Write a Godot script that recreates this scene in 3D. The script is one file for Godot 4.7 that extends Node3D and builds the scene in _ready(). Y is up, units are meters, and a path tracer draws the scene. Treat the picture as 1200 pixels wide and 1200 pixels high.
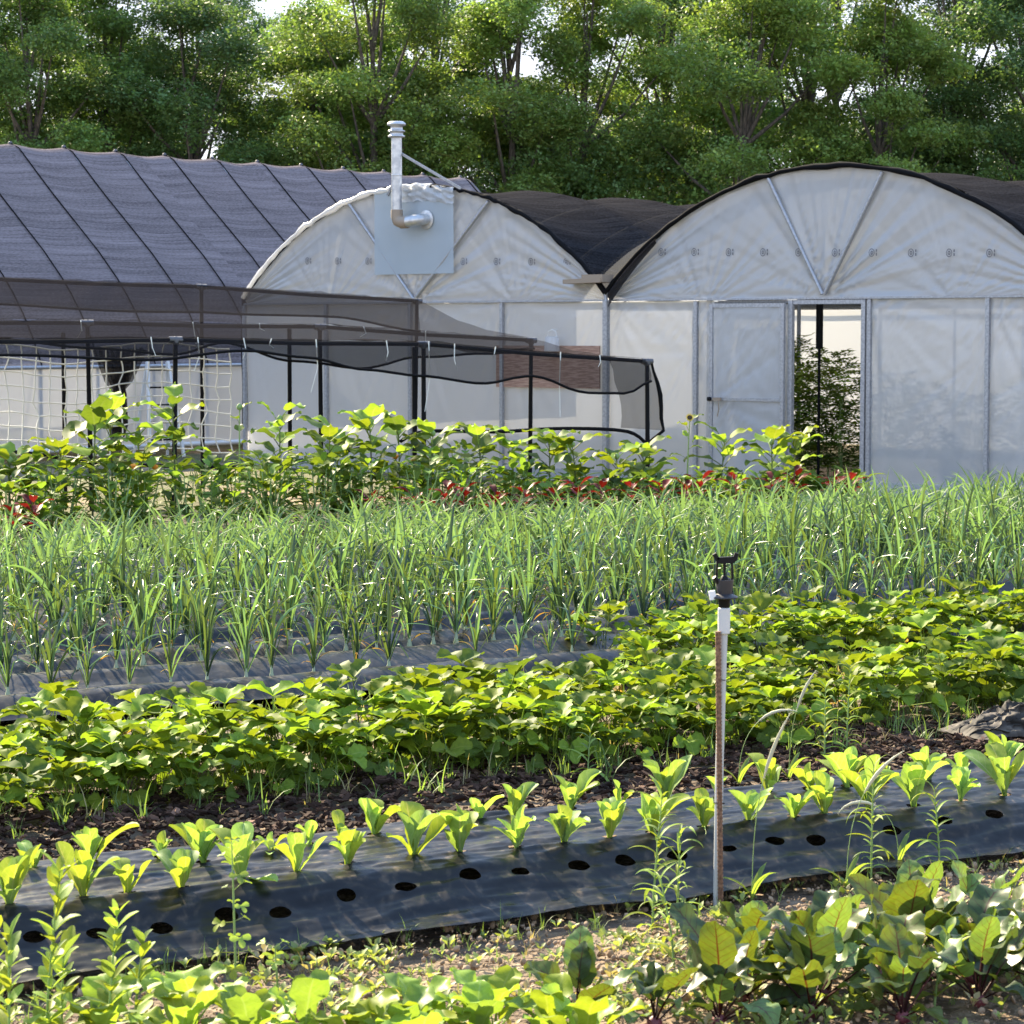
extends Node3D
# A market garden: lettuce, strawberry and onion rows, a net cage and gutter-connected greenhouses, trees behind.

const ROW := Vector3(0.8734, 0, -0.4871)     # along the crop rows, to the far right
const AWAY := Vector3(-0.4871, 0, -0.8734)   # across the rows, away from the viewer
const HOUSE_AT := Vector3(1.2513, 0, -32.3425)
const HOUSE_TURN := -0.68314                 # the houses' own x runs along their front
var taken := {}
var rng := RandomNumberGenerator.new()
var M := {}


class Shape:
	var v := PackedVector3Array()
	var c := PackedColorArray()
	var t := PackedVector2Array()
	var i := PackedInt32Array()

	func vert(p: Vector3, col := Color.WHITE, uv := Vector2.ZERO) -> int:
		v.append(p)
		c.append(col)
		t.append(uv)
		return v.size() - 1

	func tri(a: int, b: int, d: int) -> void:
		i.append(a)
		i.append(b)
		i.append(d)

	func quad(a: int, b: int, d: int, e: int) -> void:
		tri(a, b, d)
		tri(a, d, e)

	func tube(path: Array, rad: Array, sides := 8, col := Color.WHITE, caps := true, uv := Vector2(0.5, 0.02)) -> void:
		var n := path.size()
		var first := v.size()
		var side := Vector3.ZERO
		for k in n:
			var d: Vector3 = (path[mini(k + 1, n - 1)] - path[maxi(k - 1, 0)]).normalized()
			if side == Vector3.ZERO:
				side = d.cross(Vector3.UP if absf(d.y) < 0.9 else Vector3.RIGHT).normalized()
			else:
				side = (side - d * side.dot(d)).normalized()
			var other := d.cross(side)
			var r: float = rad[mini(k, rad.size() - 1)]
			for s in sides:
				var a := TAU * s / sides
				vert(path[k] + (side * cos(a) + other * sin(a)) * r, col, uv)
		for k in n - 1:
			for s in sides:
				var a := first + k * sides + s
				var b := first + k * sides + (s + 1) % sides
				quad(a, b, b + sides, a + sides)
		if caps:
			for e in [0, n - 1]:
				var m := vert(path[e], col, uv)
				var ring := m
				for s in sides:
					vert(v[first + e * sides + s], col, uv)
				for s in sides:
					var a := ring + 1 + s
					var b := ring + 1 + (s + 1) % sides
					if e == 0:
						tri(m, b, a)
					else:
						tri(m, a, b)

	func box(at: Vector3, size: Vector3, turn := Basis.IDENTITY, col := Color.WHITE) -> void:
		var h := size / 2
		for ax in 3:
			for sg in [-1.0, 1.0]:
				var nrm := Vector3.ZERO
				nrm[ax] = sg
				var p := Vector3.ZERO
				p[(ax + 1) % 3] = 1
				var q := nrm.cross(p)
				var ids := []
				for k in [[-1, -1], [-1, 1], [1, 1], [1, -1]]:
					ids.append(vert(at + turn * ((nrm + p * k[0] + q * k[1]) * h), col))
				quad(ids[0], ids[1], ids[2], ids[3])

	func lathe(at: Vector3, prof: Array, sides := 16, turn := Basis.IDENTITY, col := Color.WHITE) -> void:
		var first := v.size()
		for p in prof:
			for s in sides:
				var a := TAU * s / sides
				vert(at + turn * Vector3(cos(a) * p[0], p[1], sin(a) * p[0]), col)
		for k in prof.size() - 1:
			for s in sides:
				var a := first + k * sides + s
				var b := first + k * sides + (s + 1) % sides
				quad(a, a + sides, b + sides, b)

	# rows x cols points, joined by quads; where skip holds true the quad is left out
	func sheet(p: PackedVector3Array, cols: int, uvs := PackedVector2Array(), cs := PackedColorArray(), skip := {}) -> void:
		var first := v.size()
		v.append_array(p)
		for k in p.size():
			c.append(cs[k] if cs.size() else Color.WHITE)
			t.append(uvs[k] if uvs.size() else Vector2.ZERO)
		for r in p.size() / cols - 1:
			for k in cols - 1:
				if skip.has(r * cols + k):
					continue
				var a := first + r * cols + k
				quad(a, a + 1, a + cols + 1, a + cols)

	func mesh() -> ArrayMesh:
		var n := PackedVector3Array()
		n.resize(v.size())
		for k in range(0, i.size(), 3):
			var a := i[k]
			var b := i[k + 1]
			var d := i[k + 2]
			var f := (v[d] - v[a]).cross(v[b] - v[a])
			n[a] += f
			n[b] += f
			n[d] += f
		for k in n.size():
			n[k] = n[k].normalized() if n[k].length_squared() > 1e-20 else Vector3.UP
		var arr := []
		arr.resize(Mesh.ARRAY_MAX)
		arr[Mesh.ARRAY_VERTEX] = v
		arr[Mesh.ARRAY_NORMAL] = n
		arr[Mesh.ARRAY_COLOR] = c
		arr[Mesh.ARRAY_TEX_UV] = t
		arr[Mesh.ARRAY_INDEX] = i
		var m := ArrayMesh.new()
		m.add_surface_from_arrays(Mesh.PRIMITIVE_TRIANGLES, arr)
		return m


# ---------- naming and placing ----------
func numbered(called: String) -> String:
	var k: int = taken.get(called, 0)
	taken[called] = k + 1
	return called if k == 0 else "%s_%03d" % [called, k]


func tag(o: Node3D, label := "", category := "", group := "", kind := "") -> Node3D:
	for e in [["label", label], ["category", category], ["group", group], ["kind", kind]]:
		if e[1]:
			o.set_meta(e[0], e[1])
	return o


func thing(called: String, label: String, category: String, at := Vector3.ZERO, turn := 0.0, group := "") -> Node3D:
	var o := Node3D.new()
	o.name = numbered(called)
	add_child(o)
	o.position = at
	o.rotation.y = turn
	tag(o, label, category, group)
	return o


func put(parent: Node, called: String, mesh: Mesh, mat: Material, xf := Transform3D.IDENTITY) -> MeshInstance3D:
	var o := MeshInstance3D.new()
	if parent == self:
		o.name = numbered(called)
	else:
		var key := "%s/%s" % [parent.get_instance_id(), called]
		o.name = called if not taken.has(key) else "%s_%03d" % [called, taken[key]]
		taken[key] = taken.get(key, 0) + 1
	o.mesh = mesh
	o.material_override = mat
	o.transform = xf
	parent.add_child(o, true)
	return o


func many(parent: Node, called: String, mesh: Mesh, mat: Material, where: Array, tints: Array) -> MultiMeshInstance3D:
	var mm := MultiMesh.new()
	mm.transform_format = MultiMesh.TRANSFORM_3D
	mm.use_colors = tints.size() > 0
	mm.mesh = mesh
	mm.instance_count = where.size()
	for k in where.size():
		mm.set_instance_transform(k, where[k])
		if tints.size():
			mm.set_instance_color(k, tints[k])
	var o := MultiMeshInstance3D.new()
	o.name = numbered(called) if parent == self else called
	o.multimesh = mm
	o.material_override = mat
	parent.add_child(o, true)
	return o


func rn(r: float, n: float, y := 0.0) -> Vector3:
	return ROW * r + AWAY * n + Vector3(0, y, 0)


func rf(a: float, b: float) -> float:
	return rng.randf_range(a, b)


func ordinal(k: int) -> String:
	var words := ["first", "second", "third", "fourth", "fifth", "sixth", "seventh", "eighth", "ninth", "tenth", "eleventh", "twelfth", "thirteenth", "fourteenth", "fifteenth", "sixteenth", "seventeenth", "eighteenth", "nineteenth", "twentieth"]
	if k < 20:
		return words[k]
	return ["twentieth", "thirtieth", "fortieth"][(k + 1) / 10 - 2] if (k + 1) % 10 == 0 else ["twenty", "thirty", "forty"][(k + 1) / 10 - 2] + "-" + words[k % 10]


# ---------- materials ----------
func lin(r: float, g: float, b: float) -> Color:
	return Color(r, g, b).linear_to_srgb()


func mat(called: String, col: Color, rough := 0.7, metal := 0.0) -> StandardMaterial3D:
	var m := StandardMaterial3D.new()
	m.resource_name = called
	m.albedo_color = col
	m.roughness = rough
	m.metallic = metal
	m.cull_mode = BaseMaterial3D.CULL_DISABLED
	M[called] = m
	return m


func noise_tex(freq: float, ramp: Array, size := 512, kind := FastNoiseLite.TYPE_SIMPLEX_SMOOTH, seed_ := 1, oct := 5) -> NoiseTexture2D:
	var f := FastNoiseLite.new()
	f.noise_type = kind
	f.frequency = freq
	f.seed = seed_
	f.fractal_octaves = oct
	var t := NoiseTexture2D.new()
	t.width = size
	t.height = size
	t.seamless = true
	t.noise = f
	if ramp.size():
		var g := Gradient.new()
		var off := PackedFloat32Array()
		var cs := PackedColorArray()
		for k in ramp:
			off.append(k[0])
			cs.append(k[1])
		g.offsets = off
		g.colors = cs
		t.color_ramp = g
	return t


# a leaf's own colour with its midrib and side veins
func vein_tex(base: Color, vein: Color, sides: float, strength: float, seed_: int, width := 0.10, midrib := 0.07) -> ImageTexture:
	var w := 96
	var h := 160
	var im := Image.create(w, h, false, Image.FORMAT_RGB8)
	var f := FastNoiseLite.new()
	f.seed = seed_
	f.frequency = 0.035
	f.fractal_octaves = 4
	for y in h:
		for x in w:
			var s := absf(x / (w - 1.0) - 0.5) * 2.0
			var t := y / (h - 1.0)
			var a := fposmod(t * sides - s * 1.5 + f.get_noise_2d(x, y) * 0.12, 1.0)
			var lateral := clampf(1.0 - absf(a - 0.5) / width, 0, 1) * (1.0 - 0.6 * s) * (1.0 if t > 0.04 else 0.0)
			var mid := clampf(1.35 - s / midrib * (0.5 + t), 0, 1)
			var k := clampf(maxf(lateral * strength, mid * minf(1.0, strength * 1.7)), 0, 1)
			var n := f.get_noise_2d(x * 1.0, y * 1.0 + 300.0) * 0.22 + f.get_noise_2d(x * 5.0, y * 5.0) * 0.10
			var q := Color(base.r * (1 + n), base.g * (1 + n * 0.8), base.b * (1 + n)).lerp(vein, k)
			im.set_pixel(x, y, q.clamp().linear_to_srgb())
	return ImageTexture.create_from_image(im)


# three tints of a leaf material that share one texture
func leaf_mats(called: String, base: Color, vein: Color, sides: float, strength: float, through: Color, rough := 0.45, spread := 0.16) -> Array:
	var tex := vein_tex(base, vein, sides, strength, called.hash() % 1000, 0.10, 0.045 if called == "beet_leaf" else 0.07)
	var out := []
	for k in 3:
		var f: float = [1.0, 1.0 - spread, 1.0 - spread * 0.4][k]
		var m := mat("%s_%d" % [called, k], Color(f, f * [1.0, 1.0, 0.93][k], f * [1.0, 1.1, 0.8][k]), rough)
		m.albedo_texture = tex
		m.backlight_enabled = true
		m.backlight = through
		m.vertex_color_use_as_albedo = true
		m.metallic_specular = {"beet_leaf": 0.38, "onion_leaf": 0.45}.get(called, 0.3)
		out.append(m)
	M[called] = out
	return out


func make_materials() -> void:
	var soil := mat("soil", Color.WHITE, 0.95)
	soil.albedo_texture = noise_tex(0.012, [[0.25, lin(0.16, 0.105, 0.065)], [0.5, lin(0.31, 0.215, 0.135)], [0.72, lin(0.45, 0.34, 0.23)]], 1024, FastNoiseLite.TYPE_SIMPLEX_SMOOTH, 3, 7)
	soil.uv1_triplanar = true
	soil.uv1_world_triplanar = true
	soil.uv1_scale = Vector3(0.55, 0.55, 0.55)
	soil.vertex_color_use_as_albedo = true
	soil.heightmap_enabled = true
	soil.heightmap_texture = noise_tex(0.03, [], 1024, FastNoiseLite.TYPE_SIMPLEX_SMOOTH, 7, 6)
	soil.heightmap_scale = 3.0
	var film := mat("mulch_film", lin(0.016, 0.017, 0.020), 0.36)
	film.metallic_specular = 0.34
	film.roughness_texture = noise_tex(0.01, [[0.2, Color(0.7, 0.7, 0.7)], [0.8, Color(1, 1, 1)]], 512, FastNoiseLite.TYPE_SIMPLEX_SMOOTH, 11, 5)
	film.roughness = 0.42
	film.albedo_color = Color.WHITE
	film.albedo_texture = noise_tex(0.02, [[0.35, lin(0.005, 0.005, 0.006)], [0.62, lin(0.009, 0.009, 0.010)], [0.72, lin(0.035, 0.028, 0.02)], [0.85, lin(0.10, 0.075, 0.052)]], 1024, FastNoiseLite.TYPE_SIMPLEX_SMOOTH, 15, 6)
	film.uv1_triplanar = true
	film.uv1_world_triplanar = true
	film.uv1_scale = Vector3(0.6, 0.6, 0.6)
	film.heightmap_enabled = true
	film.heightmap_texture = noise_tex(0.012, [], 512, FastNoiseLite.TYPE_SIMPLEX_SMOOTH, 21, 4)
	film.heightmap_scale = 0.7
	var chip := mat("chip", Color.WHITE, 0.9)
	chip.metallic_specular = 0.25
	chip.vertex_color_use_as_albedo = true
	var clod := mat("clod", Color.WHITE, 0.95)
	clod.vertex_color_use_as_albedo = true
	# greenhouse poly film: milky, passes light
	var poly := mat("poly_film", Color(lin(0.60, 0.615, 0.63), 0.90), 0.27)
	poly.transparency = BaseMaterial3D.TRANSPARENCY_ALPHA
	poly.backlight_enabled = true
	poly.backlight = Color(0.9, 0.9, 0.9)
	poly.metallic_specular = 0.65
	var door_film := mat("door_film", Color(lin(0.55, 0.565, 0.58), 0.92), 0.30)
	door_film.transparency = BaseMaterial3D.TRANSPARENCY_ALPHA
	door_film.backlight_enabled = true
	door_film.backlight = Color(0.95, 0.95, 0.95)
	var sheet := mat("clear_sheet", Color(lin(0.40, 0.47, 0.52), 0.93), 0.3)
	sheet.transparency = BaseMaterial3D.TRANSPARENCY_ALPHA
	sheet.backlight_enabled = true
	sheet.backlight = Color(0.6, 0.63, 0.66)
	var steel := mat("galvanised", Color.WHITE, 0.48, 0.6)
	steel.albedo_texture = noise_tex(0.04, [[0.3, lin(0.34, 0.35, 0.37)], [0.7, lin(0.45, 0.46, 0.48)]], 256, FastNoiseLite.TYPE_SIMPLEX, 5, 4)
	steel.uv1_triplanar = true
	steel.uv1_scale = Vector3(2, 2, 2)
	var bright := mat("stove_pipe", Color.WHITE, 0.38, 0.6)
	bright.albedo_texture = noise_tex(0.03, [[0.3, lin(0.46, 0.47, 0.48)], [0.7, lin(0.66, 0.66, 0.65)]], 256, FastNoiseLite.TYPE_SIMPLEX, 6, 3)
	bright.uv1_triplanar = true
	mat("rust_metal", lin(0.34, 0.27, 0.20), 0.7, 0.2)
	mat("black_pipe", lin(0.008, 0.008, 0.009), 0.75).metallic_specular = 0.25
	mat("black_plastic", lin(0.006, 0.006, 0.007), 0.5).metallic_specular = 0.3
	mat("white_plastic", lin(0.72, 0.73, 0.72), 0.4)
	mat("white_string", lin(0.78, 0.78, 0.72), 0.8)
	mat("print_ink", lin(0.16, 0.16, 0.18), 0.8)
	mat("pole_steel", lin(0.10, 0.10, 0.11), 0.6, 0.3)
	var board := mat("board", Color.WHITE, 0.85)
	board.albedo_texture = noise_tex(0.02, [[0.2, lin(0.28, 0.16, 0.11)], [0.8, lin(0.48, 0.31, 0.23)]], 256, FastNoiseLite.TYPE_SIMPLEX_SMOOTH, 9, 4)
	board.uv1_triplanar = true
	board.uv1_scale = Vector3(0.8, 7, 7)
	mat("base_board", lin(0.42, 0.42, 0.41), 0.8)
	var rebar := mat("rebar", Color.WHITE, 0.75, 0.3)
	rebar.albedo_texture = noise_tex(0.03, [[0.2, lin(0.10, 0.05, 0.03)], [0.8, lin(0.30, 0.17, 0.10)]], 256, FastNoiseLite.TYPE_SIMPLEX, 13, 4)
	rebar.uv1_triplanar = true
	rebar.uv1_scale = Vector3(6, 6, 6)
	# woven shade cloth: streaks of the weave run along the house
	var im := Image.create(512, 512, false, Image.FORMAT_RGB8)
	var f := FastNoiseLite.new()
	f.seed = 4
	f.frequency = 0.02
	for y in 512:
		for x in 512:
			var streak := f.get_noise_2d(x * 0.10, y * 6.0) * 0.45 + f.get_noise_2d(x * 3.0 + 900.0, y * 14.0) * 0.55 + f.get_noise_2d(x * 0.05, y * 0.7 + 4000.0) * 0.35
			var b := clampf(0.024 * (1.0 + streak * 1.1), 0.004, 1.0)
			im.set_pixel(x, y, Color(b * 1.02, b * 0.97, b * 1.03).linear_to_srgb())
	var cloth := mat("shade_cloth", Color(1, 1, 1, 0.93), 0.62)
	cloth.transparency = BaseMaterial3D.TRANSPARENCY_ALPHA
	cloth.albedo_texture = ImageTexture.create_from_image(im)
	cloth.specular_mode = BaseMaterial3D.SPECULAR_DISABLED
	cloth.uv1_scale = Vector3(0.35, 0.35, 1)
	var worn := mat("worn_shade_cloth", Color(1, 1, 1, 0.95), 0.7)
	worn.transparency = BaseMaterial3D.TRANSPARENCY_ALPHA
	for y in 512:
		for x in 512:
			var was := im.get_pixel(x, y).srgb_to_linear()
			im.set_pixel(x, y, Color(was.r * 7.6, was.g * 6.9, was.b * 6.6).linear_to_srgb())
	worn.albedo_texture = ImageTexture.create_from_image(im)
	worn.specular_mode = BaseMaterial3D.SPECULAR_DISABLED
	worn.uv1_scale = Vector3(0.35, 0.35, 1)
	var net := mat("black_net", Color(lin(0.022, 0.020, 0.021), 0.56), 0.8)
	net.specular_mode = BaseMaterial3D.SPECULAR_DISABLED
	net.transparency = BaseMaterial3D.TRANSPARENCY_ALPHA
	var tarp := mat("tarp", Color.WHITE, 0.7)
	tarp.metallic_specular = 0.3
	tarp.albedo_texture = noise_tex(0.02, [[0.3, lin(0.02, 0.017, 0.014)], [0.7, lin(0.12, 0.10, 0.08)]], 256, FastNoiseLite.TYPE_SIMPLEX, 17, 4)
	tarp.uv1_triplanar = true
	var bark := mat("bark", Color.WHITE, 0.9)
	bark.albedo_texture = noise_tex(0.03, [[0.3, lin(0.05, 0.04, 0.032)], [0.7, lin(0.14, 0.115, 0.09)]], 256, FastNoiseLite.TYPE_SIMPLEX, 19, 4)
	bark.uv1_triplanar = true
	bark.uv1_scale = Vector3(2, 0.5, 2)
	var crown := mat("crown_leaf", Color.WHITE, 0.5)
	crown.vertex_color_use_as_albedo = true
	crown.backlight_enabled = true
	crown.backlight = Color(1, 0.98, 0.75)
	var wild := mat("wild_green", Color.WHITE, 0.55)
	wild.vertex_color_use_as_albedo = true
	wild.backlight_enabled = true
	wild.backlight = Color(1, 0.98, 0.7)
	var yel := Color(1.0, 0.97, 0.62)
	leaf_mats("lettuce_leaf", Color(0.35, 0.54, 0.13), Color(0.60, 0.70, 0.32), 7, 0.55, yel, 0.5)
	leaf_mats("strawberry_leaf", Color(0.23, 0.36, 0.045), Color(0.33, 0.45, 0.10), 8, 0.5, yel, 0.55, 0.3)
	leaf_mats("onion_leaf", Color(0.18, 0.31, 0.14), Color(0.27, 0.37, 0.21), 1, 0.15, Color(0.88, 0.88, 0.58), 0.30, 0.45)
	leaf_mats("sunflower_leaf", Color(0.26, 0.40, 0.06), Color(0.30, 0.42, 0.12), 7, 0.6, yel, 0.5, 0.3)
	leaf_mats("beet_leaf", Color(0.16, 0.255, 0.085), Color(0.11, 0.035, 0.035), 7, 0.8, Color(0.95, 0.92, 0.5), 0.38, 0.35)
	leaf_mats("radish_leaf", Color(0.30, 0.46, 0.08), Color(0.36, 0.52, 0.16), 6, 0.6, yel, 0.45)
	leaf_mats("weed_leaf", Color(0.31, 0.45, 0.10), Color(0.38, 0.50, 0.17), 6, 0.45, yel, 0.5, 0.2)
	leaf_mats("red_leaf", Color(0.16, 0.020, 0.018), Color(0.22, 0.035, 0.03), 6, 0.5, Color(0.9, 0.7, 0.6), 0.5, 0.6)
	leaf_mats("dry_leaf", Color(0.42, 0.30, 0.13), Color(0.50, 0.38, 0.20), 1, 0.3, yel, 0.7, 0.3)
	leaf_mats("bush_leaf", Color(0.21, 0.35, 0.065), Color(0.18, 0.30, 0.08), 6, 0.5, yel, 0.5, 0.3)
	mat("stem_green", lin(0.20, 0.30, 0.09), 0.6)
	mat("stem_dark", lin(0.10, 0.13, 0.05), 0.7)
	mat("stem_red", lin(0.16, 0.035, 0.045), 0.5)
	mat("petal_orange", lin(0.75, 0.26, 0.02), 0.6)
	mat("petal_yellow", lin(0.80, 0.55, 0.05), 0.6)
	mat("seed_head", lin(0.50, 0.47, 0.32), 0.8)
	mat("flower_disc", lin(0.05, 0.03, 0.015), 0.9)
	mat("cut_rope", lin(0.008, 0.008, 0.009), 0.85).metallic_specular = 0.2


# ---------- leaves ----------
# A leaf that grows up along y and bends over towards z. o: len, wid, prof [[t, w]...], bend, fold, wave, petiole
func leaf(o: Dictionary) -> ArrayMesh:
	var s := Shape.new()
	leaf_into(s, o, Transform3D.IDENTITY)
	return s.mesh()


func leaf_into(s: Shape, o: Dictionary, xf: Transform3D) -> void:
	var pet: float = o.get("pet", 0.0)
	var ln: float = o.len
	var total := pet + ln
	var bend: float = o.get("bend", 0.6)
	var power: float = o.get("power", 1.4)
	var lean: float = o.get("lean", 0.0)
	var nl: int = o.get("nl", 6)
	var nw: int = o.get("nw", 4)
	var ph: float = o.get("phase", 0.0)
	var twist: float = o.get("twist", 0.0)
	var sway: float = o.get("sway", 0.0)
	var spine := [Vector3.ZERO]
	var angs := [lean]
	var steps := 24
	for k in steps:
		var q := (k + 0.5) / steps
		var a := lean + bend * pow(q, power)
		if o.has("kink") and q > o.kink:
			a += o.kink_by
		var sw := sway * q
		spine.append(spine[-1] + Vector3(sin(sw), cos(a) * cos(sw), sin(a) * cos(sw)) * total / steps)
		angs.append(a)
	var at := func(q: float) -> Array:
		var x := clampf(q, 0, 1) * steps
		var k := mini(int(x), steps - 1)
		return [spine[k].lerp(spine[k + 1], x - k), lerpf(angs[k], angs[k + 1], x - k)]
	if pet > 0.0:
		var path := []
		for k in 4:
			path.append(xf * (at.call(pet / total * k / 3.0)[0] as Vector3))
		var pr: float = o.get("prad", 0.003)
		s.tube(path, [pr * 1.25, pr, pr, pr * 0.8], 5, o.get("pcol", Color.WHITE), false, Vector2(0.5, 0.05))
	var prof: Array = o.prof
	var pts := PackedVector3Array()
	var uvs := PackedVector2Array()
	var cs := PackedColorArray()
	for j in nl + 1:
		var t := 1.0 - pow(1.0 - float(j) / nl, 1.45)
		var k := 0
		while k < prof.size() - 2 and prof[k + 1][0] < t:
			k += 1
		var w: float = lerpf(prof[k][1], prof[k + 1][1], smoothstep(0, 1, (t - prof[k][0]) / (prof[k + 1][0] - prof[k][0]))) * o.wid * 0.5
		if o.has("tooth"):
			w *= 1.0 + o.tooth * (1.0 if j % 2 else -1.0) * (1.0 if t > 0.1 and t < 0.97 else 0.0)
		var here: Array = at.call((pet + ln * t) / total)
		var up := Vector3(0, sin(here[1]), -cos(here[1]))
		var side := Vector3.RIGHT.rotated(Vector3(0, cos(here[1]), sin(here[1])), twist * t)
		up = up.rotated(Vector3(0, cos(here[1]), sin(here[1])), twist * t)
		for x in nw + 1:
			var f := 2.0 * x / nw - 1.0
			var lift: float = o.get("fold", 0.2) * absf(f) * w + o.get("cup", 0.0) * f * f * w
			lift += o.get("wave", 0.0) * sin(t * o.get("wfreq", 9.0) + ph + (1.7 if f > 0 else 0.0)) * absf(f) * smoothstep(0.0, 0.3, t)
			lift -= o.get("puff", 0.0) * absf(sin(t * 20.0 + absf(f) * 4.0)) * (1 - absf(f))
			var p: Vector3 = here[0] + side * (f * w) + up * lift
			pts.append(xf * p)
			uvs.append(Vector2(x / float(nw), t))
			cs.append(Color.WHITE)
	s.sheet(pts, nw + 1, uvs, cs)


func place(yaw: float, lean: float, scale := 1.0, at := Vector3.ZERO, roll := 0.0) -> Transform3D:
	return Transform3D(Basis(Vector3.UP, yaw) * Basis(Vector3.RIGHT, lean) * Basis(Vector3.UP, roll) * Basis.from_scale(Vector3.ONE * scale), at)


# ---------- setting ----------
var hills := FastNoiseLite.new()


func bed_height(n: float) -> float:
	# the raised lettuce bed, across the rows
	return 0.14 * smoothstep(7.10, 7.46, n) * (1.0 - smoothstep(8.02, 8.36, n))


func ground_height(p: Vector3) -> float:
	var n := p.dot(AWAY)
	return hills.get_noise_2d(p.x * 14, p.z * 14) * 0.035 * (1.0 - smoothstep(14, 24, n)) + hills.get_noise_2d(p.x * 60, p.z * 60) * 0.018 * (1.0 - smoothstep(9, 12, n)) - 0.02 + maxf(bed_height(n) - 0.035, 0.0) - 0.05 * smoothstep(11.6, 12.0, n) * (1 - smoothstep(20.0, 20.3, n))


func build_ground() -> void:
	hills.seed = 8
	hills.frequency = 0.05
	hills.fractal_octaves = 3
	var ns := []
	var rs := []
	var a := -60.0
	while a < 260.0:
		ns.append(a)
		a += 0.035 if a > 4.6 and a < 9.8 else (0.14 if a > 4 and a < 24 else (2.0 if a > -8 and a < 60 else 25.0))
	a = -200.0
	while a < 260.0:
		rs.append(a)
		a += 0.045 if a > 1.4 and a < 8.0 else (0.25 if a > 0 and a < 22 else (2.0 if a > -20 and a < 50 else 25.0))
	var pts := PackedVector3Array()
	var cs := PackedColorArray()
	for n in ns:
		for r in rs:
			var p := rn(r, n)
			var k := hills.get_noise_2d(p.x * 6 + 50, p.z * 6)
			p.y = ground_height(p)
			var c := Color(1, 1, 1)
			if n > 8.2 + k * 0.1 and n < 12:
				c = Color(0.28, 0.25, 0.24)
			elif n >= 12 and n < 23.5 + k:
				c = Color(0.26, 0.25, 0.22)
			elif n >= 23.5:
				c = Color(0.30, 0.42, 0.20) if k > -0.22 else Color(0.9, 0.93, 0.9)
			pts.append(p)
			cs.append(c)
	var s := Shape.new()
	s.sheet(pts, rs.size(), PackedVector2Array(), cs)
	tag(put(self, "ground", s.mesh(), M.soil), "", "", "", "structure")


# a sheet of black film along the rows; holes are real openings
func film_sheet(r0: float, r1: float, n0: float, n1: float, dr: float, dn: float, height: Callable, holes: Array, rough: float) -> ArrayMesh:
	var cols := int(roundf((r1 - r0) / dr)) + 1
	var rows := int(roundf((n1 - n0) / dn)) + 1
	var f := FastNoiseLite.new()
	f.seed = 31
	f.frequency = 1.0
	var pts := PackedVector3Array()
	var skip := {}
	var inside := PackedByteArray()
	for y in rows:
		for x in cols:
			var r := r0 + x * dr
			var n := n0 + y * dn
			var out := 0
			for h in holes:
				var q := Vector2((r - h.x) / h.z, (n - h.y) / (h.z * 0.62))
				var d := q.length()
				if d < 1.0:
					out = 1
				if d < 1.0 + 0.75 * dr / h.z and d > 0.35:
					# bring the cut's edge onto a smooth round outline
					if d > 1.0 - 0.75 * dr / h.z:
						q = q / d
						r = h.x + q.x * h.z
						n = h.y + q.y * h.z * 0.62
						out = 0
			inside.append(out)
			var fold := f.get_noise_2d(r * 0.8, n * 5.0) * 0.022 + f.get_noise_2d(r * 2.6, n * 7.0) * 0.006 + (0.3 - absf(f.get_noise_2d(r * 0.9 + n * 2.0, n * 6.0 - r * 0.6))) * 0.014
			var p := rn(r, n)
			p.y = height.call(r, n) + fold * rough
			pts.append(p)
	for y in rows - 1:
		for x in cols - 1:
			var k := y * cols + x
			if inside[k] + inside[k + 1] + inside[k + cols] + inside[k + cols + 1] > 0:
				skip[k] = true
	var s := Shape.new()
	s.sheet(pts, cols, PackedVector2Array(), PackedColorArray(), skip)
	return s.mesh()


const LETTUCE_FRONT := [[2.36, 7.48], [2.61, 7.5], [2.75, 7.48], [2.92, 7.44], [3.15, 7.48], [3.36, 7.51], [3.55, 7.51], [3.81, 7.53], [3.98, 7.51], [4.19, 7.48], [4.37, 7.46], [4.56, 7.46], [4.74, 7.46], [4.97, 7.47], [5.16, 7.46], [5.35, 7.44], [5.5, 7.45], [5.71, 7.46], [5.92, 7.45], [6.15, 7.45], [6.37, 7.45]]
const LETTUCE_BACK := [[2.59, 7.94], [2.79, 7.94], [3.04, 7.92], [3.14, 7.79], [3.41, 7.83], [3.57, 7.87], [3.70, 7.88], [3.85, 7.92], [4.05, 7.95], [4.30, 7.96], [4.44, 7.95], [4.69, 7.96], [4.91, 7.96], [5.12, 7.96], [5.35, 7.95], [5.58, 7.93], [5.74, 7.88], [5.91, 7.86], [6.08, 7.85], [6.27, 7.8], [6.44, 7.8], [6.66, 7.82]]
const EMPTY_HOLES := [[2.38, 7.30], [2.58, 7.29], [2.79, 7.28], [3.02, 7.30], [3.20, 7.28], [3.45, 7.31], [3.67, 7.31], [3.92, 7.32], [4.11, 7.31], [4.35, 7.32], [4.54, 7.32], [4.75, 7.31], [4.97, 7.31], [5.18, 7.32], [5.35, 7.30], [5.70, 7.30], [5.95, 7.31], [6.20, 7.31]]


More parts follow.
